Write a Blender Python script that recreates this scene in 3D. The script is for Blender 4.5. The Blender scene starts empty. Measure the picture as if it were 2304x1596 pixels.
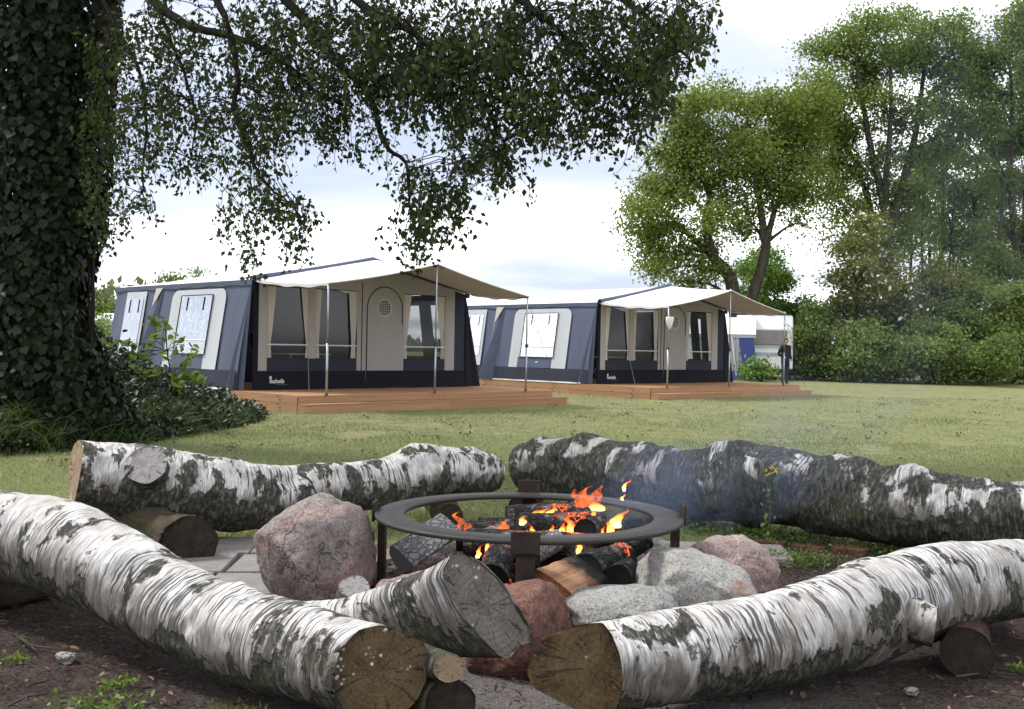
import bpy, bmesh, math, random
import numpy as np
from mathutils import Vector, Matrix, noise as mnoise

random.seed(7)
rng = np.random.default_rng(7)
S = bpy.context.scene
col = S.collection

# ------------------------------------------------------------------ camera
F, U0, V0, ROLL, EYE = 2387.0, 1152.0, 782.7, 0.018, 1.25   # focal length etc. in units of a 2304 px wide picture
CR, SR = math.cos(ROLL), math.sin(ROLL)
cd = bpy.data.cameras.new('camera')
cam = bpy.data.objects.new('camera', cd)
col.objects.link(cam)
S.camera = cam
cd.sensor_width = 36.0
cd.lens = 36.0 * F / 2304.0
cd.shift_y = -(798.0 - V0) / 2304.0
cd.clip_start = 0.05
cd.clip_end = 2000.0
cam.matrix_world = Matrix(((CR, -SR, 0, 0), (0, 0, -1, 0), (SR, CR, 0, EYE), (0, 0, 0, 1)))

# ------------------------------------------------------------------ sky, sun, exposure
SUN_EL, SUN_AZ = math.radians(52), math.radians(-70)      # azimuth measured from +Y towards +X
w = bpy.data.worlds.new('World')
S.world = w
w.use_nodes = True
nt = w.node_tree
for n_ in list(nt.nodes):
    nt.nodes.remove(n_)
wo = nt.nodes.new('ShaderNodeOutputWorld')
bg = nt.nodes.new('ShaderNodeBackground')
bg.inputs['Strength'].default_value = 0.1
sky = nt.nodes.new('ShaderNodeTexSky')
sky.sky_type = 'NISHITA'
sky.sun_disc = False
sky.sun_elevation = SUN_EL
sky.sun_rotation = SUN_AZ
tc = nt.nodes.new('ShaderNodeTexCoord')
sep = nt.nodes.new('ShaderNodeSeparateXYZ')
nt.links.new(tc.outputs['Generated'], sep.inputs[0])
def wmath(op, a, b=None):
    m = nt.nodes.new('ShaderNodeMath'); m.operation = op
    for i, q in enumerate((a, b)):
        if q is None: continue
        if isinstance(q, (int, float)): m.inputs[i].default_value = q
        else: nt.links.new(q, m.inputs[i])
    return m.outputs[0]
zz = wmath('ADD', wmath('MAXIMUM', sep.outputs[2], 0.0), 0.16)
comb = nt.nodes.new('ShaderNodeCombineXYZ')
nt.links.new(wmath('DIVIDE', sep.outputs[0], zz), comb.inputs[0])
nt.links.new(wmath('DIVIDE', sep.outputs[1], zz), comb.inputs[1])
mp = nt.nodes.new('ShaderNodeMapping'); mp.vector_type = 'POINT'
mp.inputs['Location'].default_value = (2.3, 0.35, 0.0)
mp.inputs['Scale'].default_value = (0.55, 0.9, 1.0)
nt.links.new(comb.outputs[0], mp.inputs[0])
cn = nt.nodes.new('ShaderNodeTexNoise')
cn.inputs['Scale'].default_value = 1.25; cn.inputs['Detail'].default_value = 9.0; cn.inputs['Roughness'].default_value = 0.5
cn.inputs['Distortion'].default_value = 0.25
nt.links.new(mp.outputs[0], cn.inputs[0])
cr = nt.nodes.new('ShaderNodeValToRGB')
cr.color_ramp.elements[0].position = 0.36; cr.color_ramp.elements[0].color = (3.5, 3.9, 4.8, 1)
cr.color_ramp.elements[1].position = 0.62; cr.color_ramp.elements[1].color = (12.5, 12.6, 12.7, 1)
e_ = cr.color_ramp.elements.new(0.47); e_.color = (4.7, 5.0, 5.7, 1)
e_ = cr.color_ramp.elements.new(0.53); e_.color = (8.2, 8.4, 8.8, 1)
nt.links.new(cn.outputs[0], cr.inputs[0])
wm = nt.nodes.new('ShaderNodeMix'); wm.data_type = 'RGBA'
wm.inputs[0].default_value = 0.88           # broken overcast: clouds over the clear sky
nt.links.new(sky.outputs[0], wm.inputs[6]); nt.links.new(cr.outputs[0], wm.inputs[7])
nt.links.new(wm.outputs[2], bg.inputs['Color'])
nt.links.new(bg.outputs[0], wo.inputs[0])

sl = bpy.data.lights.new('sun', 'SUN')
sl.energy = 2.0
sl.angle = math.radians(12)
sl.color = (1.0, 0.96, 0.9)
so = bpy.data.objects.new('sun', sl)
col.objects.link(so)
sdir = Vector((math.sin(SUN_AZ) * math.cos(SUN_EL), math.cos(SUN_AZ) * math.cos(SUN_EL), math.sin(SUN_EL)))
so.rotation_euler = sdir.to_track_quat('Z', 'Y').to_euler()
so.location = (0, 0, 30)
S.view_settings.view_transform = 'Standard'
S.view_settings.look = 'None'
S.view_settings.gamma = 1.0
S.view_settings.use_curve_mapping = False
S.view_settings.exposure = 1.05

try:
    S.cycles.volume_step_rate = 4.0
    S.cycles.volume_max_steps = 64
except Exception:
    pass

# ------------------------------------------------------------------ helpers
def R_(u, v):
    du, dv = u - U0, v - V0
    return ((CR * du + SR * dv) / F, -(-SR * du + CR * dv) / F)
def P(u, v, d):                       # a point d metres away along a sight line
    a, b = R_(u, v)
    return Vector((a * d, d, EYE + b * d))
def gz(x, y):                         # height of the terrain
    return 0.009 * max(0.0, y - 25.0) if y < 75 else 0.45
def G(u, v):
    a, b = R_(u, v)
    d = -EYE / b
    return Vector((a * d, d, 0.0))
def px(n, d):                         # picture length to metres
    return n * d / F

def tag(o, label=None, cat=None, group=None, kind=None):
    if label: o['label'] = label
    if cat: o['category'] = cat
    if group: o['group'] = group
    if kind: o['kind'] = kind
    return o
def thing(name, label, cat, loc=(0, 0, 0), rz=0.0, group=None):
    o = bpy.data.objects.new(name, None)
    o.empty_display_size = 0.1
    col.objects.link(o)
    o.location = loc; o.rotation_euler = (0, 0, rz)
    return tag(o, label, cat, group)
def copy_tree(o, parent=None):
    c = o.copy(); col.objects.link(c)
    c.parent = parent
    for ch in list(o.children):
        copy_tree(ch, c)
    return c
def link(name, me, mat=None, parent=None, smooth=False):
    o = bpy.data.objects.new(name, me)
    col.objects.link(o)
    if mat is not None and len(me.materials) == 0: me.materials.append(mat)
    if parent is not None: o.parent = parent
    if smooth: me.shade_smooth()
    return o

class MB:
    """collects polygons of ONE part"""
    def __init__(s): s.v = []; s.f = []; s.a = {}
    def add(s, vs, fs):
        b = len(s.v)
        s.v += [tuple(q) for q in vs]
        s.f += [tuple(i + b for i in f) for f in fs]
        return s
    def box(s, c, d, rz=0.0, rot=None):
        c = Vector(c); h = Vector(d) * 0.5
        m = rot if rot is not None else Matrix.Rotation(rz, 3, 'Z')
        vs = [c + m @ Vector((x * h.x, y * h.y, z * h.z)) for z in (-1, 1) for y in (-1, 1) for x in (-1, 1)]
        return s.add(vs, [(0, 2, 3, 1), (4, 5, 7, 6), (0, 1, 5, 4), (2, 6, 7, 3), (0, 4, 6, 2), (1, 3, 7, 5)])
    def tube(s, pts, rad, n=6, caps=True):
        pts = [Vector(p) for p in pts]
        rs = rad if isinstance(rad, (list, tuple)) else [rad] * len(pts)
        vs = []; fs = []
        up = None
        for i, p in enumerate(pts):
            t = (pts[min(i + 1, len(pts) - 1)] - pts[max(i - 1, 0)]).normalized()
            if up is None:
                up = t.orthogonal().normalized()
            up = (up - t * up.dot(t))
            up = up.normalized() if up.length > 1e-6 else t.orthogonal().normalized()
            sd = t.cross(up)
            for k in range(n):
                a = 2 * math.pi * k / n
                vs.append(p + (up * math.cos(a) + sd * math.sin(a)) * rs[i])
        for i in range(len(pts) - 1):
            for k in range(n):
                k2 = (k + 1) % n
                fs.append((i * n + k, i * n + k2, (i + 1) * n + k2, (i + 1) * n + k))
        if caps:
            fs.append(tuple(range(n - 1, -1, -1)))
            fs.append(tuple((len(pts) - 1) * n + k for k in range(n)))
        return s.add(vs, fs)
    def quad(s, a, b, c, d): return s.add([a, b, c, d], [(0, 1, 2, 3)])
    def sheet(s, fn, nu, nv):
        vs = [fn(i / nu, j / nv) for j in range(nv + 1) for i in range(nu + 1)]
        fs = [(j * (nu + 1) + i, j * (nu + 1) + i + 1, (j + 1) * (nu + 1) + i + 1, (j + 1) * (nu + 1) + i) for j in range(nv) for i in range(nu)]
        return s.add(vs, fs)
    def mesh(s, name):
        me = bpy.data.meshes.new(name)
        me.from_pydata(s.v, [], s.f)
        me.update()
        return me
    def obj(s, name, mat=None, parent=None, smooth=False, bevel=0.0, solid=0.0):
        o = link(name, s.mesh(name), mat, parent, smooth)
        if solid:
            m = o.modifiers.new('solid', 'SOLIDIFY'); m.thickness = solid; m.offset = 0
        if bevel:
            m = o.modifiers.new('bevel', 'BEVEL'); m.width = bevel; m.segments = 2
        return o

# ---- material helper
class NM:
    def __init__(s, name, rough=0.8, spec=0.3):
        s.m = bpy.data.materials.new(name); s.m.use_nodes = True
        s.t = s.m.node_tree
        s.b = s.t.nodes['Principled BSDF']; s.out = s.t.nodes['Material Output']
        s.b.inputs['Roughness'].default_value = rough
        s.b.inputs['Specular IOR Level'].default_value = spec
        s._o = None
    def n(s, typ, **kw):
        q = s.t.nodes.new('ShaderNode' + typ)
        for k, v in kw.items(): setattr(q, k, v)
        return q
    def L(s, a, b): s.t.links.new(a, b)
    def put(s, sock, v):
        if hasattr(v, 'is_output') or isinstance(v, bpy.types.NodeSocket): s.L(v, sock)
        elif isinstance(v, (tuple, list)) and sock.type == 'RGBA': sock.default_value = tuple(v) + ((1,) if len(v) == 3 else ())
        else: sock.default_value = v
    def obj(s):
        if s._o is None: s._o = s.n('TexCoord').outputs['Object']
        return s._o
    def attr(s, name, out='Vector'):
        return s.n('Attribute', attribute_name=name).outputs[out]
    def scale(s, vec, sc, loc=(0, 0, 0)):
        m = s.n('Mapping'); s.L(vec, m.inputs[0]); m.inputs['Scale'].default_value = sc; m.inputs['Location'].default_value = loc
        return m.outputs[0]
    def noise(s, vec, scale, detail=3.0, rough=0.55, dist=0.0, col=False):
        q = s.n('TexNoise'); s.L(vec, q.inputs[0])
        q.inputs['Scale'].default_value = scale; q.inputs['Detail'].default_value = detail
        q.inputs['Roughness'].default_value = rough; q.inputs['Distortion'].default_value = dist
        return q.outputs[1 if col else 0]
    def voro(s, vec, scale, feat='F1', out=0, rnd=1.0):
        q = s.n('TexVoronoi', feature=feat); s.L(vec, q.inputs['Vector'])
        q.inputs['Scale'].default_value = scale; q.inputs['Randomness'].default_value = rnd
        return q.outputs[out]
    def wave(s, vec, scale, dist=2.0, detail=2.0, typ='BANDS', d='X'):
        q = s.n('TexWave', wave_type=typ)
        if typ == 'BANDS': q.bands_direction = d
        else: q.rings_direction = d
        s.L(vec, q.inputs[0]); q.inputs['Scale'].default_value = scale
        q.inputs['Distortion'].default_value = dist; q.inputs['Detail'].default_value = detail
        return q.outputs[1]
    def ramp(s, fac, stops, interp='LINEAR'):
        q = s.n('ValToRGB'); s.put(q.inputs[0], fac)
        r = q.color_ramp; r.interpolation = interp
        while len(r.elements) < len(stops): r.elements.new(0.5)
        for e, (p, c) in zip(r.elements, stops):
            e.position = p
            if isinstance(c, (int, float)): c = (c, c, c)
            e.color = tuple(c) + (1,)
        return q.outputs[0]
    def mix(s, fac, a, b, mode='MIX'):
        q = s.n('Mix', data_type='RGBA', blend_type=mode); q.clamp_factor = True
        s.put(q.inputs[0], fac); s.put(q.inputs[6], a); s.put(q.inputs[7], b)
        return q.outputs[2]
    def math(s, op, a, b=0.0, clamp=False):
        q = s.n('Math', operation=op); q.use_clamp = clamp
        s.put(q.inputs[0], a); s.put(q.inputs[1], b)
        return q.outputs[0]
    def sepx(s, vec):
        q = s.n('SeparateXYZ'); s.L(vec, q.inputs[0]); return q.outputs
    def bump(s, h, strength=0.5, dist=0.01, prev=None):
        q = s.n('Bump'); s.put(q.inputs['Height'], h)
        q.inputs['Strength'].default_value = strength; q.inputs['Distance'].default_value = dist
        if prev is not None: s.L(prev, q.inputs['Normal'])
        s.L(q.outputs[0], s.b.inputs['Normal'])
        return q.outputs[0]
    def color(s, v): s.put(s.b.inputs['Base Color'], v); return s
    def rough(s, v): s.put(s.b.inputs['Roughness'], v); return s

def plain(name, c, rough=0.7, spec=0.3, var=0.12, sc=6.0, bump=0.0, metal=0.0):
    m = NM(name, rough, spec)
    nz = m.noise(m.obj(), sc, 4)
    m.color(m.mix(m.ramp(nz, [(0.3, 0), (0.7, 1)]), tuple(q * (1 - var) for q in c), tuple(min(1, q * (1 + var)) for q in c)))
    if bump: m.bump(m.noise(m.obj(), sc * 9, 3), 0.4, bump)
    m.b.inputs['Metallic'].default_value = metal
    return m.m

def fabric(name, c, transl=0.0, wr=0.012):
    m = NM(name, 0.85, 0.2)
    big = m.noise(m.scale(m.obj(), (1.0, 1.0, 0.45)), 1.4, 3, 0.5)
    m.color(m.mix(m.ramp(big, [(0.3, 0), (0.7, 1)]), tuple(q * 0.93 for q in c), tuple(min(1, q * 1.05) for q in c)))
    b1 = m.bump(m.noise(m.scale(m.obj(), (1.3, 1.3, 0.5)), 2.2, 3, 0.5, 0.6), 0.55, wr * 2)
    m.bump(m.noise(m.obj(), 160, 2), 0.12, 0.002, b1)
    if transl:
        tr = m.n('BsdfTranslucent'); m.put(tr.inputs[0], c)
        mx = m.n('MixShader'); mx.inputs[0].default_value = transl
        m.L(m.b.outputs[0], mx.inputs[1]); m.L(tr.outputs[0], mx.inputs[2]); m.L(mx.outputs[0], m.out.inputs[0])
    return m.m

def leafmat(name, dark, lite, transl=0.35, rough=0.5, spec=0.3):
    m = NM(name, rough, spec)
    t = m.attr('tint', 'Fac')
    c = m.mix(t, dark, lite)
    m.color(c)
    tr = m.n('BsdfTranslucent'); m.L(m.mix(0.35, c, (lite[0] * 1.3, lite[1] * 1.35, lite[2] * 0.6)), tr.inputs[0])
    mx = m.n('MixShader'); mx.inputs[0].default_value = transl
    m.L(m.b.outputs[0], mx.inputs[1]); m.L(tr.outputs[0], mx.inputs[2]); m.L(mx.outputs[0], m.out.inputs[0])
    return m.m

LEAF4 = (np.array([[0, 0, 0], [0.38, 0.34, 0.10], [1, 0, 0], [0.38, -0.34, 0.10]]), np.array([[0, 2, 1], [0, 3, 2]]))
IVY = (np.array([[0, 0, 0], [0.02, 0.36, 0.04], [0.42, 0.50, 0.03], [1, 0, -0.08], [0.42, -0.50, 0.03], [0.02, -0.36, 0.04]]),
       np.array([[0, 2, 1], [0, 3, 2], [0, 4, 3], [0, 5, 4]]))
OVAL = (np.array([[0, 0, 0], [0.3, 0.26, 0.05], [0.7, 0.24, 0.03], [1, 0, -0.05], [0.7, -0.24, 0.03], [0.3, -0.26, 0.05]]),
        np.array([[0, 2, 1], [0, 3, 2], [0, 4, 3], [0, 5, 4]]))
BLADE = (np.array([[0, 0.5, 0], [0, -0.5, 0], [1, 0, 0]]), np.array([[0, 1, 2]]))

def unit(a): return a / np.maximum(np.linalg.norm(a, axis=1, keepdims=True), 1e-9)
def scatter(name, C, D, N, size, mat, parent=None, tmpl=LEAF4, width=None, tint=None):
    """one mesh of many small faces: C centres, D long axes, N normals"""
    C = np.asarray(C, float); n = len(C)
    D = unit(D); N = unit(N - D * (N * D).sum(1, keepdims=True)); B = np.cross(N, D)
    tv, tf = tmpl
    size = np.broadcast_to(np.asarray(size, float), (n,))[:, None, None]
    wd = size if width is None else np.broadcast_to(np.asarray(width, float), (n,))[:, None, None]
    V = C[:, None, :] + size * tv[None, :, 0:1] * D[:, None, :] + wd * tv[None, :, 1:2] * B[:, None, :] + size * tv[None, :, 2:3] * N[:, None, :]
    k = len(tv)
    Fs = (tf[None] + (np.arange(n) * k)[:, None, None]).reshape(-1, 3)
    return rawmesh(name, V.reshape(-1, 3), Fs, mat, parent, np.repeat(rng.random(n) if tint is None else tint, k))
def rawmesh(name, V, Fs, mat, parent=None, tint=None, vec=None, smooth=False):
    me = bpy.data.meshes.new(name)
    nv, nf, k = len(V), len(Fs), Fs.shape[1]
    me.vertices.add(nv); me.vertices.foreach_set('co', np.asarray(V, np.float32).ravel())
    me.loops.add(nf * k); me.loops.foreach_set('vertex_index', np.asarray(Fs, np.int32).ravel())
    me.polygons.add(nf); me.polygons.foreach_set('loop_start', np.arange(0, nf * k, k, dtype=np.int32))
    me.update(calc_edges=True)
    if tint is not None:
        a = me.attributes.new('tint', 'FLOAT', 'POINT'); a.data.foreach_set('value', np.asarray(tint, np.float32))
    if vec is not None:
        a = me.attributes.new('lc', 'FLOAT_VECTOR', 'POINT'); a.data.foreach_set('vector', np.asarray(vec, np.float32).ravel())
    return link(name, me, mat, parent, smooth)
def rnd_dirs(n, up=0.0):
    d = rng.normal(size=(n, 3)); d[:, 2] += up
    return unit(d)
def fbm(p, o=3):
    return mnoise.fractal(Vector(p), 1.0, 2.0, o, noise_basis='PERLIN_ORIGINAL')
def catmull(pts, n):
    P_ = [Vector(p) for p in pts]
    P_ = [P_[0] * 2 - P_[1]] + P_ + [P_[-1] * 2 - P_[-2]]
    out = []; m = len(pts) - 1
    for i in range(n + 1):
        t = i / n * m; k = min(int(t), m - 1); t -= k
        a, b, c, d = P_[k:k + 4]
        out.append(0.5 * ((2 * b) + (c - a) * t + (2 * a - 5 * b + 4 * c - d) * t * t + (3 * b - a - 3 * c + d) * t ** 3))
    return out
# ------------------------------------------------------------------ materials
M = {}
def birch(name, thr=0.57, lines=0.6, grime_shade=0.5, plates=5.0, seed=0.0):
    m = NM(name, 0.75, 0.2)
    v = m.attr('lc')
    x, y, z = m.sepx(v)
    v0 = m.scale(v, (1, 1, 1), (seed, seed * 0.7, 0))
    wob = m.n('VectorMath', operation='ADD'); m.L(v0, wob.inputs[0])
    wsc = m.n('VectorMath', operation='SCALE'); m.L(m.noise(v0, 7, 3, col=True), wsc.inputs[0]); wsc.inputs['Scale'].default_value = 0.04
    m.L(wsc.outputs[0], wob.inputs[1])
    vw = wob.outputs[0]
    # papery white with tan and pink stains
    st = m.ramp(m.noise(m.scale(v0, (4, 7, 7)), 1.0, 5, 0.6), [(0.4, 0), (0.72, 1)])
    white = m.mix(st, (0.64, 0.63, 0.62), (0.40, 0.345, 0.31))
    fine = m.noise(m.scale(vw, (150, 14, 14)), 1.0, 3, 0.6)
    white = m.mix(m.ramp(fine, [(0.42, 0), (0.62, 1)]), white, (0.30, 0.29, 0.28))
    grey = m.ramp(m.noise(m.scale(vw, (9, 5, 5)), 1.0, 6, 0.7), [(0.48, 0), (0.66, 0.75)])
    white = m.mix(grey, white, (0.21, 0.20, 0.185))
    # lenticels: thin dark lines that run round the trunk
    ln = m.noise(m.scale(vw, (95, 5.0, 5.0)), 1.0, 2.5, 0.5)
    dens = m.noise(m.scale(v0, (3.2, 2.2, 2.2)), 1.0, 2)
    lm = m.ramp(m.math('ADD', ln, m.math('MULTIPLY', m.math('SUBTRACT', dens, 0.5), 0.5)), [(0.69 - 0.15 * lines, 0), (0.73 - 0.15 * lines, 1)])
    # rough black plates and lichen; weathering and painted-in shade thicken them underneath
    under = m.math('MAXIMUM', m.math('MULTIPLY', m.math('SUBTRACT', -0.02, z), grime_shade * 1.1), -0.035)
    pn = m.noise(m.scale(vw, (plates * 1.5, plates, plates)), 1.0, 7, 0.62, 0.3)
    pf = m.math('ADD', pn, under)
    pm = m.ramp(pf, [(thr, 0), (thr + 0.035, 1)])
    rough_c = m.noise(m.scale(v0, (50, 22, 22)), 1.0, 6, 0.75)
    dark = m.ramp(rough_c, [(0.32, (0.012, 0.012, 0.011)), (0.5, (0.045, 0.043, 0.036)), (0.62, (0.14, 0.14, 0.11)), (0.75, (0.34, 0.33, 0.30))])
    lich = m.ramp(m.noise(v0, 9, 4), [(0.55, 0), (0.66, 1)])
    dark = m.mix(m.math('MULTIPLY', lich, 0.55), dark, (0.07, 0.075, 0.028))
    # brown-grey belly: weathering plus shade painted into the lower half, torn paper streaks
    gm = m.ramp(m.math('ADD', m.math('MULTIPLY', z, -1.67), m.math('MULTIPLY', m.noise(m.scale(vw, (14, 5, 5)), 1.0, 5, 0.65), 0.73)), [((1.50 - grime_shade) / 3, 0), ((1.95 - grime_shade) / 3, 1)])
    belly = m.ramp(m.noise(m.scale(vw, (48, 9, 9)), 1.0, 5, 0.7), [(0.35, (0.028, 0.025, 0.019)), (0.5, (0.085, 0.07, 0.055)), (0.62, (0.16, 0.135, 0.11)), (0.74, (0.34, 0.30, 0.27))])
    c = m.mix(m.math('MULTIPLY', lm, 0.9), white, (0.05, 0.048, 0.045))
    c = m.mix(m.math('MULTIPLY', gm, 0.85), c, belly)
    c = m.mix(pm, c, dark)
    m.color(c)
    h1 = m.math('MULTIPLY', pm, m.math('ADD', 0.5, rough_c))
    h = m.math('SUBTRACT', h1, m.math('MULTIPLY', lm, 0.25))
    h = m.math('ADD', h, m.math('MULTIPLY', fine, 0.16))
    m.bump(h, 1.0, 0.013)
    return m.m
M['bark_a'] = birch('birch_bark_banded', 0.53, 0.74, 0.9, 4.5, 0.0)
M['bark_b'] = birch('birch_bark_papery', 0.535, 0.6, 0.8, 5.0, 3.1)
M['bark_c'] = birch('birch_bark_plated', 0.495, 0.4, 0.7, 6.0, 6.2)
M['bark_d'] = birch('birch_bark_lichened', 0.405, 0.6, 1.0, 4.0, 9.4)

def endwood(name, c1, c2, spots=0.0, seed=0.0):
    m = NM(name, 0.8, 0.2)
    v = m.scale(m.attr('lc'), (1, 1, 1), (seed, seed, 0))
    v2 = m.attr('lc')
    base = m.mix(m.ramp(m.noise(v, 3.0, 5, 0.6), [(0.35, 0), (0.65, 1)]), c1, c2)
    rings = m.wave(v2, 3.2, 3.0, 4.0, 'RINGS', 'Z')
    base = m.mix(m.math('MULTIPLY', rings, 0.28), base, tuple(q * 0.4 for q in c1))
    x, y, z = m.sepx(v2)
    ang = m.math('ARCTAN2', y, x)
    cv = m.n('CombineXYZ'); m.L(m.math('MULTIPLY', ang, 3.0), cv.inputs[0]); m.L(m.math('MULTIPLY', m.math('SQRT', m.math('ADD', m.math('MULTIPLY', x, x), m.math('MULTIPLY', y, y))), 0.9), cv.inputs[1])
    crack = m.ramp(m.noise(cv.outputs[0], 2.2, 5, 0.6), [(0.565, 0), (0.63, 1)])
    base = m.mix(m.math('MULTIPLY', crack, 0.8), base, (0.02, 0.017, 0.013))
    fine = m.noise(v, 30, 4, 0.7)
    base = m.mix(m.ramp(fine, [(0.5, 0), (0.75, 0.6)]), base, tuple(min(1, q * 1.9) for q in c2))
    if spots:
        sp = m.math('MULTIPLY', m.ramp(m.voro(v, 9, 'F1', 0), [(0.2, 1), (0.34, 0)]), m.ramp(m.noise(v, 1.6, 2), [(0.66 - spots, 0), (0.72 - spots, 1)]))
        base = m.mix(sp, base, (0.62, 0.6, 0.56))
    m.color(base)
    m.bump(m.math('SUBTRACT', fine, m.math('MULTIPLY', crack, 0.8)), 0.7, 0.008)
    return m.m
M['end_a'] = endwood('weathered_end_grain', (0.085, 0.056, 0.027), (0.14, 0.098, 0.052), 0.12, 2.0)
M['end_b'] = endwood('dark_end_grain', (0.07, 0.045, 0.02), (0.13, 0.09, 0.045), 0.08, 5.0)
M['end_c'] = endwood('pale_end_grain', (0.30, 0.20, 0.12), (0.36, 0.26, 0.17), 0.10, 8.0)
M['end_d'] = endwood('grey_cut_wood', (0.105, 0.088, 0.072), (0.175, 0.15, 0.128), 0.02, 11.0)
M['end_k'] = endwood('grey_knot_wood', (0.22, 0.2, 0.2), (0.36, 0.33, 0.32), 0.05, 14.0)

def oldbark(name, c1, c2):
    m = NM(name, 0.9, 0.15)
    v = m.attr('lc')
    n1 = m.noise(m.scale(v, (9, 22, 22)), 1.0, 6, 0.7)
    c = m.mix(m.ramp(n1, [(0.3, 0), (0.7, 1)]), c1, c2)
    c = m.mix(m.ramp(m.noise(v, 6, 4), [(0.55, 0), (0.68, 0.8)]), c, (0.05, 0.06, 0.02))
    m.color(c); m.bump(n1, 1.0, 0.02)
    return m.m
M['oldbark'] = oldbark('mossy_old_bark', (0.022, 0.016, 0.012), (0.10, 0.078, 0.055))
M['redbark'] = oldbark('reddish_old_bark', (0.025, 0.013, 0.010), (0.09, 0.045, 0.035))

def granite(name, c1, c2, c3, vein=0.0, speck=90, seed=0.0):
    m = NM(name, 0.75, 0.3)
    v = m.scale(m.obj(), (1, 1, 1), (seed, seed * 1.3, 0))
    big = m.noise(v, 3.5, 5, 0.6, 0.4)
    c = m.mix(m.ramp(big, [(0.35, 0), (0.65, 1)]), c1, c2)
    sp = m.noise(v, speck, 3, 0.7)
    c = m.mix(m.ramp(sp, [(0.36, 0.75), (0.5, 0)]), c, tuple(q * 0.3 for q in c1))
    c = m.mix(m.ramp(sp, [(0.55, 0), (0.7, 0.6)]), c, c3)
    if vein:
        wv = m.wave(m.scale(v, (-0.7, 0.5, 1.5)), 1.6, 9.0, 4.0, 'BANDS', 'DIAGONAL')
        c = m.mix(m.math('MULTIPLY', m.ramp(wv, [(0.8, 0), (0.95, 1)]), vein), c, (0.42, 0.17, 0.15))
    lich = m.ramp(m.noise(v, 6, 5, 0.7), [(0.60, 0), (0.70, 0.55)])
    c = m.mix(lich, c, (0.17, 0.165, 0.13))
    soot = m.ramp(m.noise(v, 2.6, 5, 0.65), [(0.50, 0), (0.68, 0.72)])
    c = m.mix(soot, c, tuple(q * 0.32 for q in c1))
    wv2 = m.n('VectorMath', operation='ADD'); m.L(v, wv2.inputs[0]); ws2 = m.n('VectorMath', operation='SCALE'); m.L(m.noise(v, 5, 4, col=True), ws2.inputs[0]); ws2.inputs['Scale'].default_value = 0.35; m.L(ws2.outputs[0], wv2.inputs[1])
    crk = m.ramp(m.voro(wv2.outputs[0], 1.9, 'DISTANCE_TO_EDGE', 0), [(0.0, 1), (0.007, 0)])
    c = m.mix(m.math('MULTIPLY', crk, 0.5), c, (0.05, 0.042, 0.038))
    m.color(c)
    b1 = m.bump(m.math('SUBTRACT', m.noise(v, 12, 6, 0.65), m.math('MULTIPLY', crk, 0.5)), 0.7, 0.035)
    m.bump(sp, 0.35, 0.004, b1)
    return m.m
M['rock_pink'] = granite('pink_granite', (0.20, 0.16, 0.145), (0.28, 0.235, 0.22), (0.41, 0.37, 0.355), 0.16, 70, 0.0)
M['rock_rose'] = granite('rose_granite', (0.27, 0.19, 0.17), (0.34, 0.26, 0.24), (0.46, 0.39, 0.37), 0.1, 80, 3.0)
M['rock_red'] = granite('soot_red_granite', (0.13, 0.06, 0.045), (0.21, 0.095, 0.07), (0.28, 0.17, 0.14), 0.0, 70, 5.0)
M['rock_grey'] = granite('grey_granite', (0.24, 0.235, 0.22), (0.31, 0.305, 0.285), (0.46, 0.45, 0.43), 0.0, 85, 7.0)
def grey_red():
    m = NM('grey_granite_red_stain', 0.75, 0.3); v = m.obj()
    sp = m.noise(v, 85, 3, 0.7)
    c = m.mix(m.ramp(m.noise(v, 4, 4), [(0.35, 0), (0.65, 1)]), (0.25, 0.24, 0.22), (0.33, 0.32, 0.295))
    c = m.mix(m.ramp(sp, [(0.36, 0.75), (0.5, 0)]), c, (0.07, 0.065, 0.06))
    c = m.mix(m.ramp(sp, [(0.55, 0), (0.7, 0.5)]), c, (0.47, 0.46, 0.44))
    x, y, z = m.sepx(v)
    patch = m.math('ADD', m.noise(v, 7, 5, 0.6), m.math('MULTIPLY', m.math('ADD', m.math('MULTIPLY', z, -1.0), m.math('MULTIPLY', x, 0.3)), 1.1))
    c = m.mix(m.ramp(patch, [(0.54, 0), (0.66, 0.8)]), c, (0.20, 0.095, 0.075))
    m.color(c); b = m.bump(m.noise(v, 12, 6, 0.65), 0.6, 0.03); m.bump(sp, 0.35, 0.004, b)
    return m.m
M['rock_greyred'] = grey_red()

def steel():
    m = NM('rusty_black_steel', 0.55, 0.4); v = m.obj()
    n1 = m.noise(v, 9, 6, 0.65); n2 = m.noise(v, 60, 3)
    c = m.mix(m.ramp(n1, [(0.42, 0), (0.64, 1)]), (0.014, 0.0135, 0.0135), (0.028, 0.021, 0.018))
    c = m.mix(m.ramp(n2, [(0.6, 0), (0.75, 0.4)]), c, (0.05, 0.038, 0.03))
    m.color(c); m.b.inputs['Metallic'].default_value = 0.0
    m.rough(m.ramp(n1, [(0.3, 0.42), (0.7, 0.75)])); m.bump(n2, 0.25, 0.002)
    return m.m
M['steel'] = steel()
def rusty():
    m = NM('brown_rusted_steel', 0.8, 0.3); v = m.obj()
    n1 = m.noise(v, 14, 6, 0.65)
    m.color(m.ramp(n1, [(0.3, (0.016, 0.012, 0.011)), (0.55, (0.036, 0.025, 0.02)), (0.75, (0.075, 0.05, 0.038))]))
    m.bump(n1, 0.3, 0.003); m.b.inputs['Metallic'].default_value = 0.2
    return m.m
M['rust'] = rusty()

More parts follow.
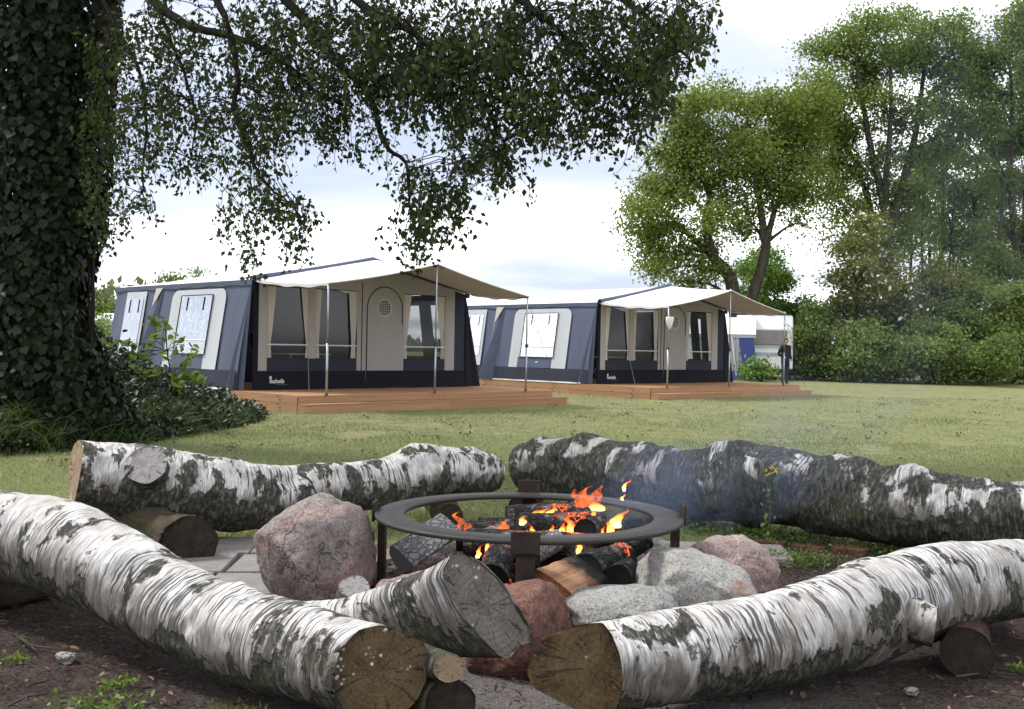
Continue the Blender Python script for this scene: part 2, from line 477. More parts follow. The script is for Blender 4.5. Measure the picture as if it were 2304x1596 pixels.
def char(name, glow=0.0, ash=0.35, c0=(0.014, 0.014, 0.015), bed=False):
    m = NM(name, 0.85, 0.25); v = m.obj() if bed else m.attr('lc')
    wv = m.n('VectorMath', operation='ADD'); m.L(v, wv.inputs[0]); ws = m.n('VectorMath', operation='SCALE'); m.L(m.noise(v, 22, 3, col=True), ws.inputs[0]); ws.inputs['Scale'].default_value = 0.05; m.L(ws.outputs[0], wv.inputs[1])
    e = m.voro(m.scale(wv.outputs[0], (1, 1, 1) if bed else (0.55, 1, 1)), 36, 'DISTANCE_TO_EDGE', 0)
    crackm = m.ramp(e, [(0.0, 1), (0.05, 0)])
    n1 = m.noise(v, 16, 5, 0.7)
    c = m.mix(m.ramp(n1, [(0.5, 0), (0.75, ash)]), c0, (0.34, 0.34, 0.34))
    c = m.mix(m.math('MULTIPLY', crackm, 0.45 if c0[0] > 0.1 else 1.0), c, (0.004, 0.004, 0.004))
    m.color(c); m.bump(m.ramp(e, [(0.0, 0), (0.16, 1)]), 1.0, 0.014)
    if glow:
        g = m.math('MULTIPLY', crackm, m.ramp(m.noise(v, 6, 2), [(0.56, 0), (0.68, 1)]))
        m.put(m.b.inputs['Emission Color'], (1.0, 0.14, 0.02)); m.put(m.b.inputs['Emission Strength'], m.math('MULTIPLY', g, glow))
    return m.m
M['char'] = char('charred_wood')
M['ember'] = char('glowing_charred_wood', 2.2, 0.6)
M['ash_log'] = char('ash_grey_burnt_wood', 0.0, 1.0, (0.16, 0.16, 0.165))
def splitwood():
    m = NM('split_firewood', 0.75, 0.2); v = m.attr('lc')
    g = m.noise(m.scale(v, (2.0, 38, 38)), 1.0, 4, 0.6)
    c = m.ramp(g, [(0.3, (0.16, 0.07, 0.035)), (0.5, (0.36, 0.19, 0.11)), (0.7, (0.47, 0.28, 0.17))])
    x, y, z = m.sepx(v)
    burn = m.ramp(m.math('ADD', m.math('MULTIPLY', x, 2.3), m.math('MULTIPLY', m.noise(v, 14, 4), 0.6)), [(0.62, 0), (0.9, 1)])
    c = m.mix(burn, c, (0.014, 0.013, 0.013))
    m.color(c); m.bump(g, 0.6, 0.006)
    return m.m
M['split'] = splitwood()
M['split_end'] = endwood('orange_end_grain', (0.20, 0.075, 0.035), (0.30, 0.12, 0.06), 0.0, 17.0)

def flame():
    m = NM('flame'); t = m.t
    lp = m.attr('tint', 'Fac')
    nz = m.noise(m.scale(m.obj(), (1, 1, 0.5)), 17, 3, 0.6)
    em = m.n('Emission'); m.L(m.ramp(m.math('ADD', lp, m.math('MULTIPLY', m.math('SUBTRACT', nz, 0.5), 0.7)), [(0.0, (1.0, 0.62, 0.22)), (0.35, (1.0, 0.36, 0.06)), (0.75, (0.9, 0.11, 0.015)), (1.0, (0.55, 0.03, 0.006))]), em.inputs[0])
    m.put(em.inputs[1], m.math('MULTIPLY', m.math('SUBTRACT', 1.15, lp), 4.2))
    tr = m.n('BsdfTransparent'); mx = m.n('MixShader')
    lw = m.n('LayerWeight'); lw.inputs[0].default_value = 0.5
    a = m.math('MULTIPLY', m.math('POWER', m.math('SUBTRACT', 1.0, lw.outputs['Facing']), 1.6), m.math('MULTIPLY', m.ramp(m.math('SUBTRACT', nz, m.math('MULTIPLY', lp, 0.22)), [(0.18, 0.0), (0.55, 1.0)]), m.ramp(lp, [(0.0, 0.35), (0.18, 1.0), (0.6, 0.85), (1.0, 0.1)])), True)
    m.L(a, mx.inputs[0]); m.L(tr.outputs[0], mx.inputs[1]); m.L(em.outputs[0], mx.inputs[2])
    m.L(mx.outputs[0], m.out.inputs[0])
    return m.m
M['flame'] = flame()
def faint():
    m = NM('faint_flame'); nz = m.noise(m.scale(m.obj(), (1, 1, 0.5)), 20, 3, 0.6)
    em = m.n('Emission'); em.inputs[0].default_value = (1.0, 0.16, 0.03, 1); em.inputs[1].default_value = 1.3
    tr = m.n('BsdfTransparent'); mx = m.n('MixShader')
    lw = m.n('LayerWeight'); lw.inputs[0].default_value = 0.5
    m.L(m.math('MULTIPLY', m.math('SUBTRACT', 1.0, lw.outputs['Facing']), m.ramp(nz, [(0.42, 0), (0.62, 0.55)])), mx.inputs[0])
    m.L(tr.outputs[0], mx.inputs[1]); m.L(em.outputs[0], mx.inputs[2]); m.L(mx.outputs[0], m.out.inputs[0])
    return m.m
M['faint'] = faint()

def deckwood(name, seed):
    m = NM(name, 0.7, 0.25)
    v = m.scale(m.obj(), (1, 1, 1), (seed, seed * 2.1, seed))
    oi = m.n('ObjectInfo').outputs['Random']
    g = m.noise(m.scale(v, (1.4, 30, 30)), 1.0, 5, 0.6)
    c = m.ramp(g, [(0.3, (0.28, 0.145, 0.07)), (0.55, (0.40, 0.225, 0.12)), (0.75, (0.48, 0.295, 0.17))])
    c = m.mix(0.5, c, m.ramp(oi, [(0, (0.29, 0.15, 0.075)), (1, (0.46, 0.27, 0.15))]))
    kn = m.ramp(m.voro(m.scale(v, (1.3, 4.0, 4.0)), 1.6, 'F1', 0), [(0.07, 1), (0.13, 0)])
    c = m.mix(m.math('MULTIPLY', kn, 0.8), c, (0.09, 0.035, 0.018))
    m.color(c); m.bump(g, 0.3, 0.003)
    return m.m
M['deck'] = deckwood('larch_boards', 0.0)

M['navy'] = fabric('slate_blue_canvas', (0.092, 0.108, 0.160))
M['dknavy'] = fabric('dark_navy_canvas', (0.034, 0.036, 0.056))
M['black'] = fabric('black_skirt_canvas', (0.011, 0.011, 0.018), 0, 0.02)
M['ltgrey'] = fabric('light_grey_canvas', (0.47, 0.49, 0.52))
M['greige'] = fabric('greige_canvas', (0.40, 0.38, 0.365), 0.1)
M['white'] = fabric('white_roof_canvas', (0.78, 0.77, 0.76), 0.12)
M['lining'] = fabric('tan_canopy_lining', (0.52, 0.475, 0.44), 0.25)
M['curtain'] = fabric('cream_curtain', (0.70, 0.65, 0.60), 0.2)
M['blind'] = fabric('lavender_blind', (0.36, 0.37, 0.44), 0.0)
M['alu'] = plain('aluminium_pole', (0.42, 0.44, 0.46), 0.35, 0.5, 0.1, 20, 0, 0.75)
M['whitebar'] = plain('white_plastic', (0.62, 0.62, 0.63), 0.5, 0.4, 0.05)
M['blackline'] = plain('black_zip_tape', (0.012, 0.012, 0.013), 0.6)
M['rope'] = plain('grey_guy_rope', (0.12, 0.12, 0.13), 0.8)
M['interior'] = plain('dark_fittings_dim_inside', (0.06, 0.055, 0.05), 0.6)
def vinyl(name, wob=0.0, tint=0.10, refl=1.0):
    m = NM(name)
    g = m.n('BsdfGlossy'); g.inputs['Roughness'].default_value = 0.07
    tr = m.n('BsdfTransparent'); tr.inputs[0].default_value = (0.70, 0.72, 0.74, 1)
    fr = m.n('Fresnel'); fr.inputs[0].default_value = 1.5
    mx = m.n('MixShader')
    m.L(m.math('ADD', m.math('MULTIPLY', fr.outputs[0], refl), tint, True), mx.inputs[0])
    m.L(tr.outputs[0], mx.inputs[1]); m.L(g.outputs[0], mx.inputs[2]); m.L(mx.outputs[0], m.out.inputs[0])
    if wob:
        bp = m.n('Bump'); bp.inputs['Strength'].default_value = 1.0; bp.inputs['Distance'].default_value = wob
        m.L(m.noise(m.scale(m.obj(), (1, 2.0, 1.2)), 3.2, 3, 0.6, 1.5), bp.inputs['Height'])
        for q in (g, fr): m.L(bp.outputs[0], q.inputs['Normal'])
    return m.m
M['vinyl'] = vinyl('clear_window_foil', 0.0, 0.02, 0.6)
M['wrinkled'] = vinyl('wrinkled_window_foil', 0.007, 0.05, 0.9)

# foliage
M['birchleaf'] = leafmat('birch_leaf', (0.016, 0.026, 0.008), (0.062, 0.088, 0.02), 0.32, 0.55, 0.2)
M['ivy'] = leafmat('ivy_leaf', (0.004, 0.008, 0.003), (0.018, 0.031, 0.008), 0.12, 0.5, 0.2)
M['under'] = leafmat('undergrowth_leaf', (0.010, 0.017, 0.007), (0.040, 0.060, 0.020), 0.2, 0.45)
M['sapleaf'] = leafmat('maple_sapling_leaf', (0.06, 0.11, 0.02), (0.16, 0.24, 0.05), 0.4)
M['oak'] = leafmat('oak_spring_leaf', (0.075, 0.115, 0.018), (0.215, 0.27, 0.052), 0.42)
M['ash'] = leafmat('tall_tree_leaf', (0.075, 0.12, 0.022), (0.20, 0.27, 0.058), 0.42)
M['dkleaf'] = leafmat('dark_wood_leaf', (0.07, 0.115, 0.03), (0.17, 0.23, 0.065), 0.4)  # slightly deeper green for woodland trees and some shrubs
M['brleaf'] = leafmat('bronze_green_leaf', (0.10, 0.12, 0.03), (0.25, 0.26, 0.07), 0.4)
M['bright'] = leafmat('bright_green_leaf', (0.07, 0.14, 0.025), (0.18, 0.29, 0.06), 0.45)
M['bush'] = leafmat('hedge_leaf', (0.09, 0.14, 0.036), (0.23, 0.30, 0.085), 0.42)
M['farleaf'] = leafmat('far_tree_leaf', (0.08, 0.11, 0.045), (0.17, 0.20, 0.08), 0.3)
M['blossom'] = plain('white_blossom', (0.72, 0.70, 0.62), 0.8)
M['grass'] = leafmat('grass_blade', (0.095, 0.145, 0.045), (0.34, 0.38, 0.20), 0.3, 0.6, 0.2)
M['longgrass'] = leafmat('long_grass_blade', (0.03, 0.06, 0.012), (0.09, 0.135, 0.035), 0.3, 0.5)
M['weed'] = leafmat('weed_leaf', (0.07, 0.12, 0.02), (0.17, 0.24, 0.05), 0.3)
M['moss'] = leafmat('moss', (0.07, 0.085, 0.012), (0.17, 0.17, 0.03), 0.2, 0.8)
M['litter'] = leafmat('bark_litter', (0.035, 0.02, 0.015), (0.20, 0.125, 0.085), 0.0, 0.9, 0.1)
M['yellow'] = plain('yellow_petal', (0.75, 0.55, 0.02), 0.6)
def treebark(name, c1, c2):
    m = NM(name, 0.9, 0.15); v = m.obj()
    n1 = m.noise(m.scale(v, (6, 6, 1.5)), 1.0, 5, 0.65)
    m.color(m.mix(m.ramp(n1, [(0.3, 0), (0.7, 1)]), c1, c2)); m.bump(n1, 0.8, 0.03)
    return m.m
M['trunk'] = treebark('dark_tree_bark', (0.03, 0.026, 0.02), (0.085, 0.075, 0.058))
M['branch'] = treebark('black_birch_twig', (0.010, 0.009, 0.008), (0.03, 0.026, 0.024))

# ------------------------------------------------------------------ ground
def soil_mask(x, y):
    b = 6.75 - 0.75 / (1 + math.exp((x + 2.35) * 4)) - 0.25 / (1 + math.exp(-(x - 2.2) * 3))
    b += 0.35 * fbm((x * 0.9, y * 0.9, 3.3), 3) + 0.12 * fbm((x * 4, y * 4, 1.3), 2)
    return max(0.0, min(1.0, (b - y) / 0.22 + 0.5))
def axis(lo, hi, fine_lo, fine_hi, step, grow=1.16):
    a = list(np.arange(fine_lo, fine_hi + 1e-6, step)); s = step
    while a[-1] < hi: s *= grow; a.append(a[-1] + s)
    s = step
    while a[0] > lo: s *= grow; a.insert(0, a[0] - s)
    return np.array(a)
gx = axis(-420, 420, -5.5, 5.5, 0.07); gy = axis(-12, 900, 2.6, 10.5, 0.07, 1.11)
GX, GY = np.meshgrid(gx, gy)
gv = np.zeros((GX.size, 3)); gv[:, 0] = GX.ravel(); gv[:, 1] = GY.ravel()
gt = np.zeros(GX.size)
for i in range(len(gv)):
    x, y = gv[i, 0], gv[i, 1]
    z = gz(x, y)
    if -9 < x < 9 and y < 16:
        t = soil_mask(x, y); gt[i] = t
        z += (0.012 * fbm((x * 2.1, y * 2.1, 0), 3) + 0.008 * fbm((x * 9, y * 9, 5), 2)) * min(1, t + 0.4) - 0.012
    elif y < 6: gt[i] = 1.0
    gv[i, 2] = z
nxg, nyg = len(gx), len(gy)
ii = (np.arange(nyg - 1)[:, None] * nxg + np.arange(nxg - 1)[None]).ravel()
gf = np.stack([ii, ii + 1, ii + nxg + 1, ii + nxg], 1)
def groundmat():
    m = NM('lawn_and_soil', 0.95, 0.1); v = m.obj(); s = m.attr('tint', 'Fac')
    a = m.noise(v, 0.35, 5, 0.6); b = m.noise(v, 3.0, 5, 0.65); c = m.noise(v, 40, 3, 0.6)
    lawn = m.ramp(b, [(0.3, (0.16, 0.165, 0.075)), (0.5, (0.225, 0.225, 0.115)), (0.72, (0.31, 0.29, 0.17))])
    lawn = m.mix(m.ramp(a, [(0.42, 0), (0.62, 0.6)]), lawn, (0.25, 0.25, 0.10))
    lawn = m.mix(m.ramp(c, [(0.35, 0.5), (0.55, 0)]), lawn, (0.055, 0.07, 0.02))
    bare = m.ramp(m.noise(m.scale(v, (1, 0.55, 1)), 2.4, 6, 0.7), [(0.57, 0), (0.67, 0.7)])
    lawn = m.mix(bare, lawn, (0.10, 0.08, 0.055))
    d1 = m.noise(v, 4.0, 6, 0.7); d2 = m.noise(m.scale(v, (1, 1.0, 1)), 55, 5, 0.75)
    so_ = m.ramp(d1, [(0.3, (0.048, 0.037, 0.032)), (0.5, (0.075, 0.058, 0.051)), (0.7, (0.112, 0.09, 0.08))])
    so_ = m.mix(m.ramp(d2, [(0.42, 0.8), (0.55, 0)]), so_, (0.018, 0.012, 0.010))
    so_ = m.mix(m.ramp(d2, [(0.6, 0), (0.75, 0.5)]), so_, (0.20, 0.16, 0.14))
    x, y, z = m.sepx(v)
    # grit trodden round the hearth
    dx = m.math('SUBTRACT', x, 0.1); dy = m.math('SUBTRACT', y, 4.6)
    rr = m.math('SQRT', m.math('ADD', m.math('MULTIPLY', dx, dx), m.math('MULTIPLY', dy, dy)))
    grit = m.ramp(m.math('MULTIPLY', m.math('ADD', rr, m.math('MULTIPLY', m.math('SUBTRACT', d1, 0.5), 1.2)), 0.5), [(0.0, 1), (0.45, 1), (0.75, 0)])
    gc = m.ramp(m.noise(v, 130, 3, 0.7), [(0.3, (0.05, 0.045, 0.045)), (0.5, (0.15, 0.135, 0.13)), (0.7, (0.30, 0.28, 0.27))])
    so_ = m.mix(m.math('MULTIPLY', grit, 0.85), so_, gc)
    moss_ = m.ramp(m.noise(v, 1.7, 4), [(0.62, 0), (0.70, 0.55)])
    so_ = m.mix(moss_, so_, (0.06, 0.07, 0.02))
    m.color(m.mix(s, lawn, so_))
    b1 = m.bump(d2, 0.9, 0.02); m.bump(c, 0.7, 0.02, b1)
    return m.m
ground = rawmesh('ground', gv, gf, groundmat(), None, gt, None, True)
tag(ground, 'mown pale green lawn giving way to bare brown soil round the hearth', kind='structure')

# grass blades on the lawn: too many to count
TENTS = [((-3.558, 19.016), 0.781), ((3.792, 26.454), 0.742)]
def in_deck(x, y):
    for (ox, oy), a in TENTS:
        X = (x - ox) * math.cos(a) + (y - oy) * math.sin(a); Y = -(x - ox) * math.sin(a) + (y - oy) * math.cos(a)
        if -0.12 < X < 6.75 and -0.1 < Y < 9.2: return True
    return False
pts = []
for y_lo, y_hi, dens in ((5.6, 8, 2300), (8, 11, 1500), (11, 15, 800), (15, 21, 380), (21, 30, 130)):
    wid = 0.5 * (y_lo + y_hi) * 0.52 + 0.5
    k = int(dens * (y_hi - y_lo) * wid * 2)
    xs = rng.uniform(-wid, wid, k); ys = rng.uniform(y_lo, y_hi, k)
    for x, y in zip(xs, ys):
        if y < 8 and soil_mask(x, y) > 0.45: continue
        if y > 18 and in_deck(x, y): continue
        if mnoise.noise((x * 1.2, y * 0.8, 7.7)) > 0.42: continue
        pts.append((x, y, gz(x, y) - 0.004))
pts = np.array(pts); k = len(pts)
dz = rng.normal(size=(k, 3)) * 0.55; dz[:, 2] = 1.0
ln_ = rng.uniform(0.02, 0.05, k) * (1 + 0.4 * np.sin(pts[:, 0] * 1.7) * np.sin(pts[:, 1] * 1.3))
tn = np.clip(rng.normal(0.45, 0.25, k) + 0.25 * np.sin(pts[:, 0] * 0.9 + 1) * np.sin(pts[:, 1] * 0.5), 0, 1)
o = scatter('lawn_grass', pts, dz, rng.normal(size=(k, 3)), ln_, M['grass'], None, BLADE, 0.0035 + 0.00045 * pts[:, 1], tn)
tag(o, 'short pale green blades of mown grass across the lawn', 'grass', kind='stuff')
# ------------------------------------------------------------------ hearth paving
slabs = bpy.data.objects.new('paving', None); col.objects.link(slabs)
tag(slabs, 'worn concrete slabs laid round the fire ring', kind='structure')
def concrete():
    m = NM('worn_concrete', 0.9, 0.2); v = m.obj(); oi = m.n('ObjectInfo').outputs['Random']
    n1 = m.noise(v, 5, 6, 0.65); n2 = m.noise(v, 90, 3, 0.7)
    c = m.ramp(n1, [(0.3, (0.16, 0.145, 0.135)), (0.7, (0.27, 0.255, 0.245))])
    c = m.mix(0.3, c, m.ramp(oi, [(0, (0.13, 0.12, 0.11)), (1, (0.28, 0.27, 0.26))]))
    c = m.mix(m.ramp(n2, [(0.36, 0.6), (0.5, 0)]), c, (0.06, 0.055, 0.05))
    m.color(c); m.bump(n2, 0.5, 0.004); return m.m
M['concrete'] = concrete()
sm = None
for (x, y, a) in [(-2.3 + 0.51 * i, 5.42 + 0.51 * j, 0.06) for j in range(3) for i in range(3)] + [(-1.28, 4.91, 0.06), (-0.77, 5.0, 0.06), (0.95, 6.55, -0.1), (1.46, 6.5, -0.1), (1.05, 6.03, -0.12)]:
    x += random.uniform(-0.012, 0.012); y += random.uniform(-0.012, 0.012)
    if sm is None:
        o = MB().box((0, 0, 0), (0.49, 0.49, 0.05)).obj('slab', M['concrete'], slabs, bevel=0.008); sm = o
    else:
        o = sm.copy(); col.objects.link(o)
    o.location = (x, y, 0.004 + random.uniform(-0.006, 0.006)); o.rotation_euler = (random.uniform(-.012, .012), random.uniform(-.012, .012), a + random.uniform(-.015, .015))
edge = bpy.data.objects.new('brick_edging', None); col.objects.link(edge)
tag(edge, 'low red brick edging sunk in the soil before the right back log', 'edging')
M['brick'] = plain('old_red_brick', (0.10, 0.048, 0.038), 0.95, 0.1, 0.5, 22, 0.006)
bm_ = None
p0, p1 = G(1690, 1216), G(1960, 1247)
n_ = int((p1 - p0).length / 0.225)
for i in range(n_):
    p = p0.lerp(p1, (i + 0.5) / n_); an = math.atan2(p1.y - p0.y, p1.x - p0.x)
    if bm_ is None:
        bm_ = o = MB().box((0, 0, 0), (0.215, 0.105, 0.07)).obj('brick', M['brick'], edge, bevel=0.008)
    else:
        o = bm_.copy(); col.objects.link(o)
    o.location = (p.x, p.y, -0.012 + random.uniform(-0.01, 0.012)); o.rotation_euler = (random.uniform(-.05, .05), random.uniform(-.05, .05), an + random.uniform(-.05, .05))

# ------------------------------------------------------------------ logs
def sweep(pts, nseg, nring, amp=0.05, lump=0.0, seed=0.0, cut0=None, cut1=None, bumps=()):
    """tapering trunk along (x, y, z, r); returns verts, faces, bark coordinates, end rings"""
    C = catmull([Vector(p) for p in pts], nseg)
    V = []; A = []; s = 0.0
    for i, c in enumerate(C):
        c3 = Vector(c[:3]); r = c[3]
        if i: s += (c3 - Vector(C[i - 1][:3])).length
        a_, b_ = Vector(C[max(i - 1, 0)][:3]), Vector(C[min(i + 1, nseg)][:3])
        t = (b_ - a_).normalized()
        up = Vector((0, 0, 1)); up = (up - t * up.dot(t))
        up = up.normalized() if up.length > 0.05 else t.orthogonal().normalized()
        sd = t.cross(up)
        for k in range(nring):
            th = 2 * math.pi * k / nring
            ly, lz = math.sin(th), math.cos(th)
            q = (s * 2.2 + seed, ly * 0.9, lz * 0.9)
            d = 1 + amp * fbm(q, 3) + 0.35 * amp * fbm((s * 14 + seed, ly * 3, lz * 3), 2)
            if lump: d += lump * max(0.0, fbm((s * 3.3 + seed * 2, ly * 1.3, lz * 1.3), 2)) ** 1.5
            for (bi, bth, ba, bw, bt) in bumps:
                dth = (th - bth + math.pi) % (2 * math.pi) - math.pi
                d += ba * math.exp(-((i - bi) / bw) ** 2 - (dth / bt) ** 2) * (1 + .35 * fbm((s * 20, ly * 4, lz * 4 + seed), 2))
            d += 0.10 * amp * fbm((s * 45 + seed, ly * 9, lz * 9), 2)
            p = c3 + (up * lz + sd * ly) * r * d
            V.append(p); A.append((s, ly * r, lz * r))
    def flatten(cut, idx):
        if cut is None: return
        pt, nrm, tng = cut
        ring = range(idx * nring, (idx + 1) * nring)
        for j in ring:
            dd = nrm.dot(pt - V[j]) / nrm.dot(tng)
            V[j] = V[j] + tng * dd
    t0 = (Vector(C[0][:3]) - Vector(C[2][:3])).normalized(); t1 = (Vector(C[-1][:3]) - Vector(C[-3][:3])).normalized()
    if cut0 is not None: flatten((Vector(C[0][:3]), Vector(cut0).normalized(), t0), 0)
    if cut1 is not None: flatten((Vector(C[-1][:3]), Vector(cut1).normalized(), t1), nseg)
    Fs = [(i * nring + k, (i + 1) * nring + k, (i + 1) * nring + (k + 1) % nring, i * nring + (k + 1) % nring) for i in range(nseg) for k in range(nring)]
    return V, Fs, A, [V[:nring], V[-nring:]], C
def cap(ring, name, mat, parent, depth=0.006, nrm=None):
    """sawn face: fan of three rings, slightly uneven"""
    n = len(ring); c = sum((Vector(p) for p in ring), Vector()) / n
    N = Vector((0, 0, 0))
    for i in range(n): N += (Vector(ring[i]) - c).cross(Vector(ring[(i + 1) % n]) - c)
    N.normalize()
    if nrm is not None and N.dot(Vector(nrm)) < 0: N = -N
    e1 = (Vector(ring[0]) - c).normalized(); e2 = N.cross(e1)
    R = max((Vector(p) - c).length for p in ring)
    V = []; A = []
    for f in (1.0, 0.97, 0.8, 0.55, 0.28):
        for p in ring:
            d = (Vector(p) - c) * f
            q = c + d + N * ((0.0 if f == 1 else -depth * 0.5) + (depth * 0.8 * fbm((d.x * 14, d.y * 14, d.z * 14), 2) if f < 1 else 0))
            V.append(q); A.append((d.dot(e1) / R, d.dot(e2) / R, 0))
    V.append(c - N * depth * 0.5); A.append((0, 0, 0))
    Fs = []
    for r in range(4):
        for k in range(n):
            k2 = (k + 1) % n; Fs.append((r * n + k, r * n + k2, (r + 1) * n + k2, (r + 1) * n + k))
    tri = [(4 * n + k, 4 * n + (k + 1) % n, 5 * n) for k in range(n)]
    me = bpy.data.meshes.new(name); me.from_pydata(V, [], Fs + tri); me.update()
    a = me.attributes.new('lc', 'FLOAT_VECTOR', 'POINT'); a.data.foreach_set('vector', np.array(A, np.float32).ravel())
    return link(name, me, mat, parent, False)
def barkmesh(name, V, Fs, A, mat, parent):
    return rawmesh(name, np.array([tuple(v) for v in V]), np.array(Fs), mat, parent, None, np.array(A), True)
def W4(u, v, d, r): 
    p = P(u, v, d); return (p.x, p.y, p.z, r)
def make_log(name, label, pts, bark, end0, end1, n0=None, n1=None, nseg=150, nring=56, amp=0.05, lump=0.0, seed=0.0, cat='log', bumps=(), group=None):
    root = thing(name, label, cat, (0, 0, 0), 0, group)
    V, Fs, A, rings, C = sweep(pts, nseg, nring, amp, lump, seed, n0, n1, bumps)
    barkmesh('bark', V, Fs, A, bark, root)
    t0 = Vector(C[0][:3]) - Vector(C[2][:3]); t1 = Vector(C[-1][:3]) - Vector(C[-3][:3])
    if end0: cap(rings[0], 'cut_face', end0, root, nrm=t0)
    if end1: cap(rings[1], 'cut_face', end1, root, nrm=t1)
    return root, C
def stub(parent, base, tip, r0, r1, bark, end, nrm=None, seed=0.0, name='branch_stub', nring=28):
    b, t = Vector(base), Vector(tip)
    pts = [tuple(b.lerp(t, f)) + (r0 + (r1 - r0) * f ** 0.6,) for f in (0, 0.35, 0.7, 1)]
    V, Fs, A, rings, C = sweep(pts, 10, nring, 0.10, 0, seed, None, nrm)
    o = barkmesh(name, V, Fs, A, bark, parent)
    cap(rings[1], 'cut_face', end, o, 0.004, nrm=t - b)
    return o

# front left log: bends away to the left, forked near its sawn end
A_pts = [W4(846, 1514, 3.36, .150), W4(770, 1492, 3.52, .150), W4(640, 1458, 3.72, .158), W4(500, 1418, 3.92, .160), W4(390, 1365, 4.10, .165),
         W4(290, 1305, 4.30, .178), W4(150, 1236, 4.60, .194), W4(0, 1203, 4.88, .205), W4(-160, 1180, 5.15, .21), W4(-330, 1175, 5.4, .21)]
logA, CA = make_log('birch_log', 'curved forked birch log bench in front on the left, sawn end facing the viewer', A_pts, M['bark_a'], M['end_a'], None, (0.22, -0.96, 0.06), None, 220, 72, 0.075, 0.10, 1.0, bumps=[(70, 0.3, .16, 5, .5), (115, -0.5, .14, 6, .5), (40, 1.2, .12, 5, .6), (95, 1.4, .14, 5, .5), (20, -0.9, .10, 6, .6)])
# the fork: a short limb that ends in a long slanting saw cut
outline = [(1012, 1252), (1048, 1247), (1090, 1268), (1130, 1310), (1165, 1362), (1192, 1412), (1196, 1444), (1162, 1456), (1154, 1478), (1130, 1482), (1088, 1440), (1040, 1388), (1010, 1332), (992, 1290)]
pl_o, pl_n = P(1095, 1365, 3.62), Vector((0.45, -0.85, 0.28)).normalized()
def on_plane(u, v):
    a, b = R_(u, v); d = Vector((a, 1, b)); e = Vector((0, 0, EYE))
    return e + d * (pl_n.dot(pl_o - e) / pl_n.dot(d))
op = [on_plane(*q) for q in outline]
NR = 40
closed = op + [op[0]]
seglen = [(closed[i + 1] - closed[i]).length for i in range(len(op))]; tot = sum(seglen)
ring1 = []
for k in range(NR):
    s_ = tot * k / NR; i = 0
    while s_ > seglen[i]: s_ -= seglen[i]; i += 1
    ring1.append(closed[i].lerp(closed[i + 1], s_ / seglen[i]))
cen1 = sum(ring1, Vector()) / NR
base_c = P(668, 1452, 3.76); mid_c = P(880, 1402, 3.70); ax = (mid_c - base_c).normalized()
e1 = (ring1[0] - cen1); e1 = (e1 - ax * e1.dot(ax)).normalized(); e2 = ax.cross(e1)
if (ring1[5] - cen1).dot(e2) < 0: e2 = -e2
V = []; A = []; NS = 40
for i in range(NS + 1):
    t = i / NS
    for k in range(NR):
        an = 2 * math.pi * k / NR
        b0 = base_c + (e1 * math.cos(an) + e2 * math.sin(an)) * 0.150
        sm_ = t * t * (3 - 2 * t)
        cc = base_c * (1 - t) ** 2 + mid_c * 2 * t * (1 - t) + cen1 * t * t
        rad = (b0 - base_c).lerp(ring1[k] - cen1, t ** 1.6)
        p = cc + rad
        p = p + rad.normalized() * (0.012 * fbm((p.x * 5, p.y * 5, p.z * 5), 3) * (1 - t ** 6) - 0.030 * math.sin(math.pi * t ** .9))
        V.append(p); A.append((t * 0.75 + 2.2, rad.cross(ax).z * 0.8, rad.z))
Fs = [(i * NR + k, i * NR + (k + 1) % NR, (i + 1) * NR + (k + 1) % NR, (i + 1) * NR + k) for i in range(NS) for k in range(NR)]
limb = barkmesh('forked_limb', V, Fs, A, M['bark_a'], logA)
cap(V[-NR:], 'cut_face', M['end_d'], limb, 0.012, nrm=pl_n)
tag(limb, 'short forked limb ending in a long slanting saw cut')
stub(logA, P(925, 1478, 3.55), P(1010, 1502, 3.36), .062, .045, M['bark_d'], M['end_c'], (0.15, -0.98, 0.1), 4.0)
stub(logA, P(790, 1375, 3.80), P(797, 1322, 3.78), .075, .055, M['bark_d'], M['end_k'], (0.1, -0.55, 0.85), 6.0)
stub(logA, P(322, 1345, 4.26), P(318, 1296, 4.14), .085, .034, M['bark_a'], M['end_c'], (-0.1, -0.55, 0.85), 8.0)
# front right log
B_pts = [W4(1350, 1502, 3.56, .150), W4(1450, 1488, 3.62, .152), W4(1600, 1466, 3.76, .165), W4(1800, 1424, 3.97, .176), W4(1980, 1368, 4.24, .187), W4(2090, 1330, 4.40, .186),
         W4(2200, 1310, 4.56, .176), W4(2310, 1303, 4.72, .165), W4(2450, 1312, 5.0, .16), W4(2600, 1325, 5.3, .16)]
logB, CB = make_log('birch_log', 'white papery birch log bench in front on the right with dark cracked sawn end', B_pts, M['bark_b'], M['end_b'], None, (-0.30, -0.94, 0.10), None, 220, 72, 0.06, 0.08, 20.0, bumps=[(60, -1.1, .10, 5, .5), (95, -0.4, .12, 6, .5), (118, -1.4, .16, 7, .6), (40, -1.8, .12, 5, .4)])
stub(logB, P(2020, 1380, 4.15), P(2102, 1412, 4.06), .115, .072, M['bark_b'], M['end_c'], (0.93, -0.34, -0.12), 9.0)
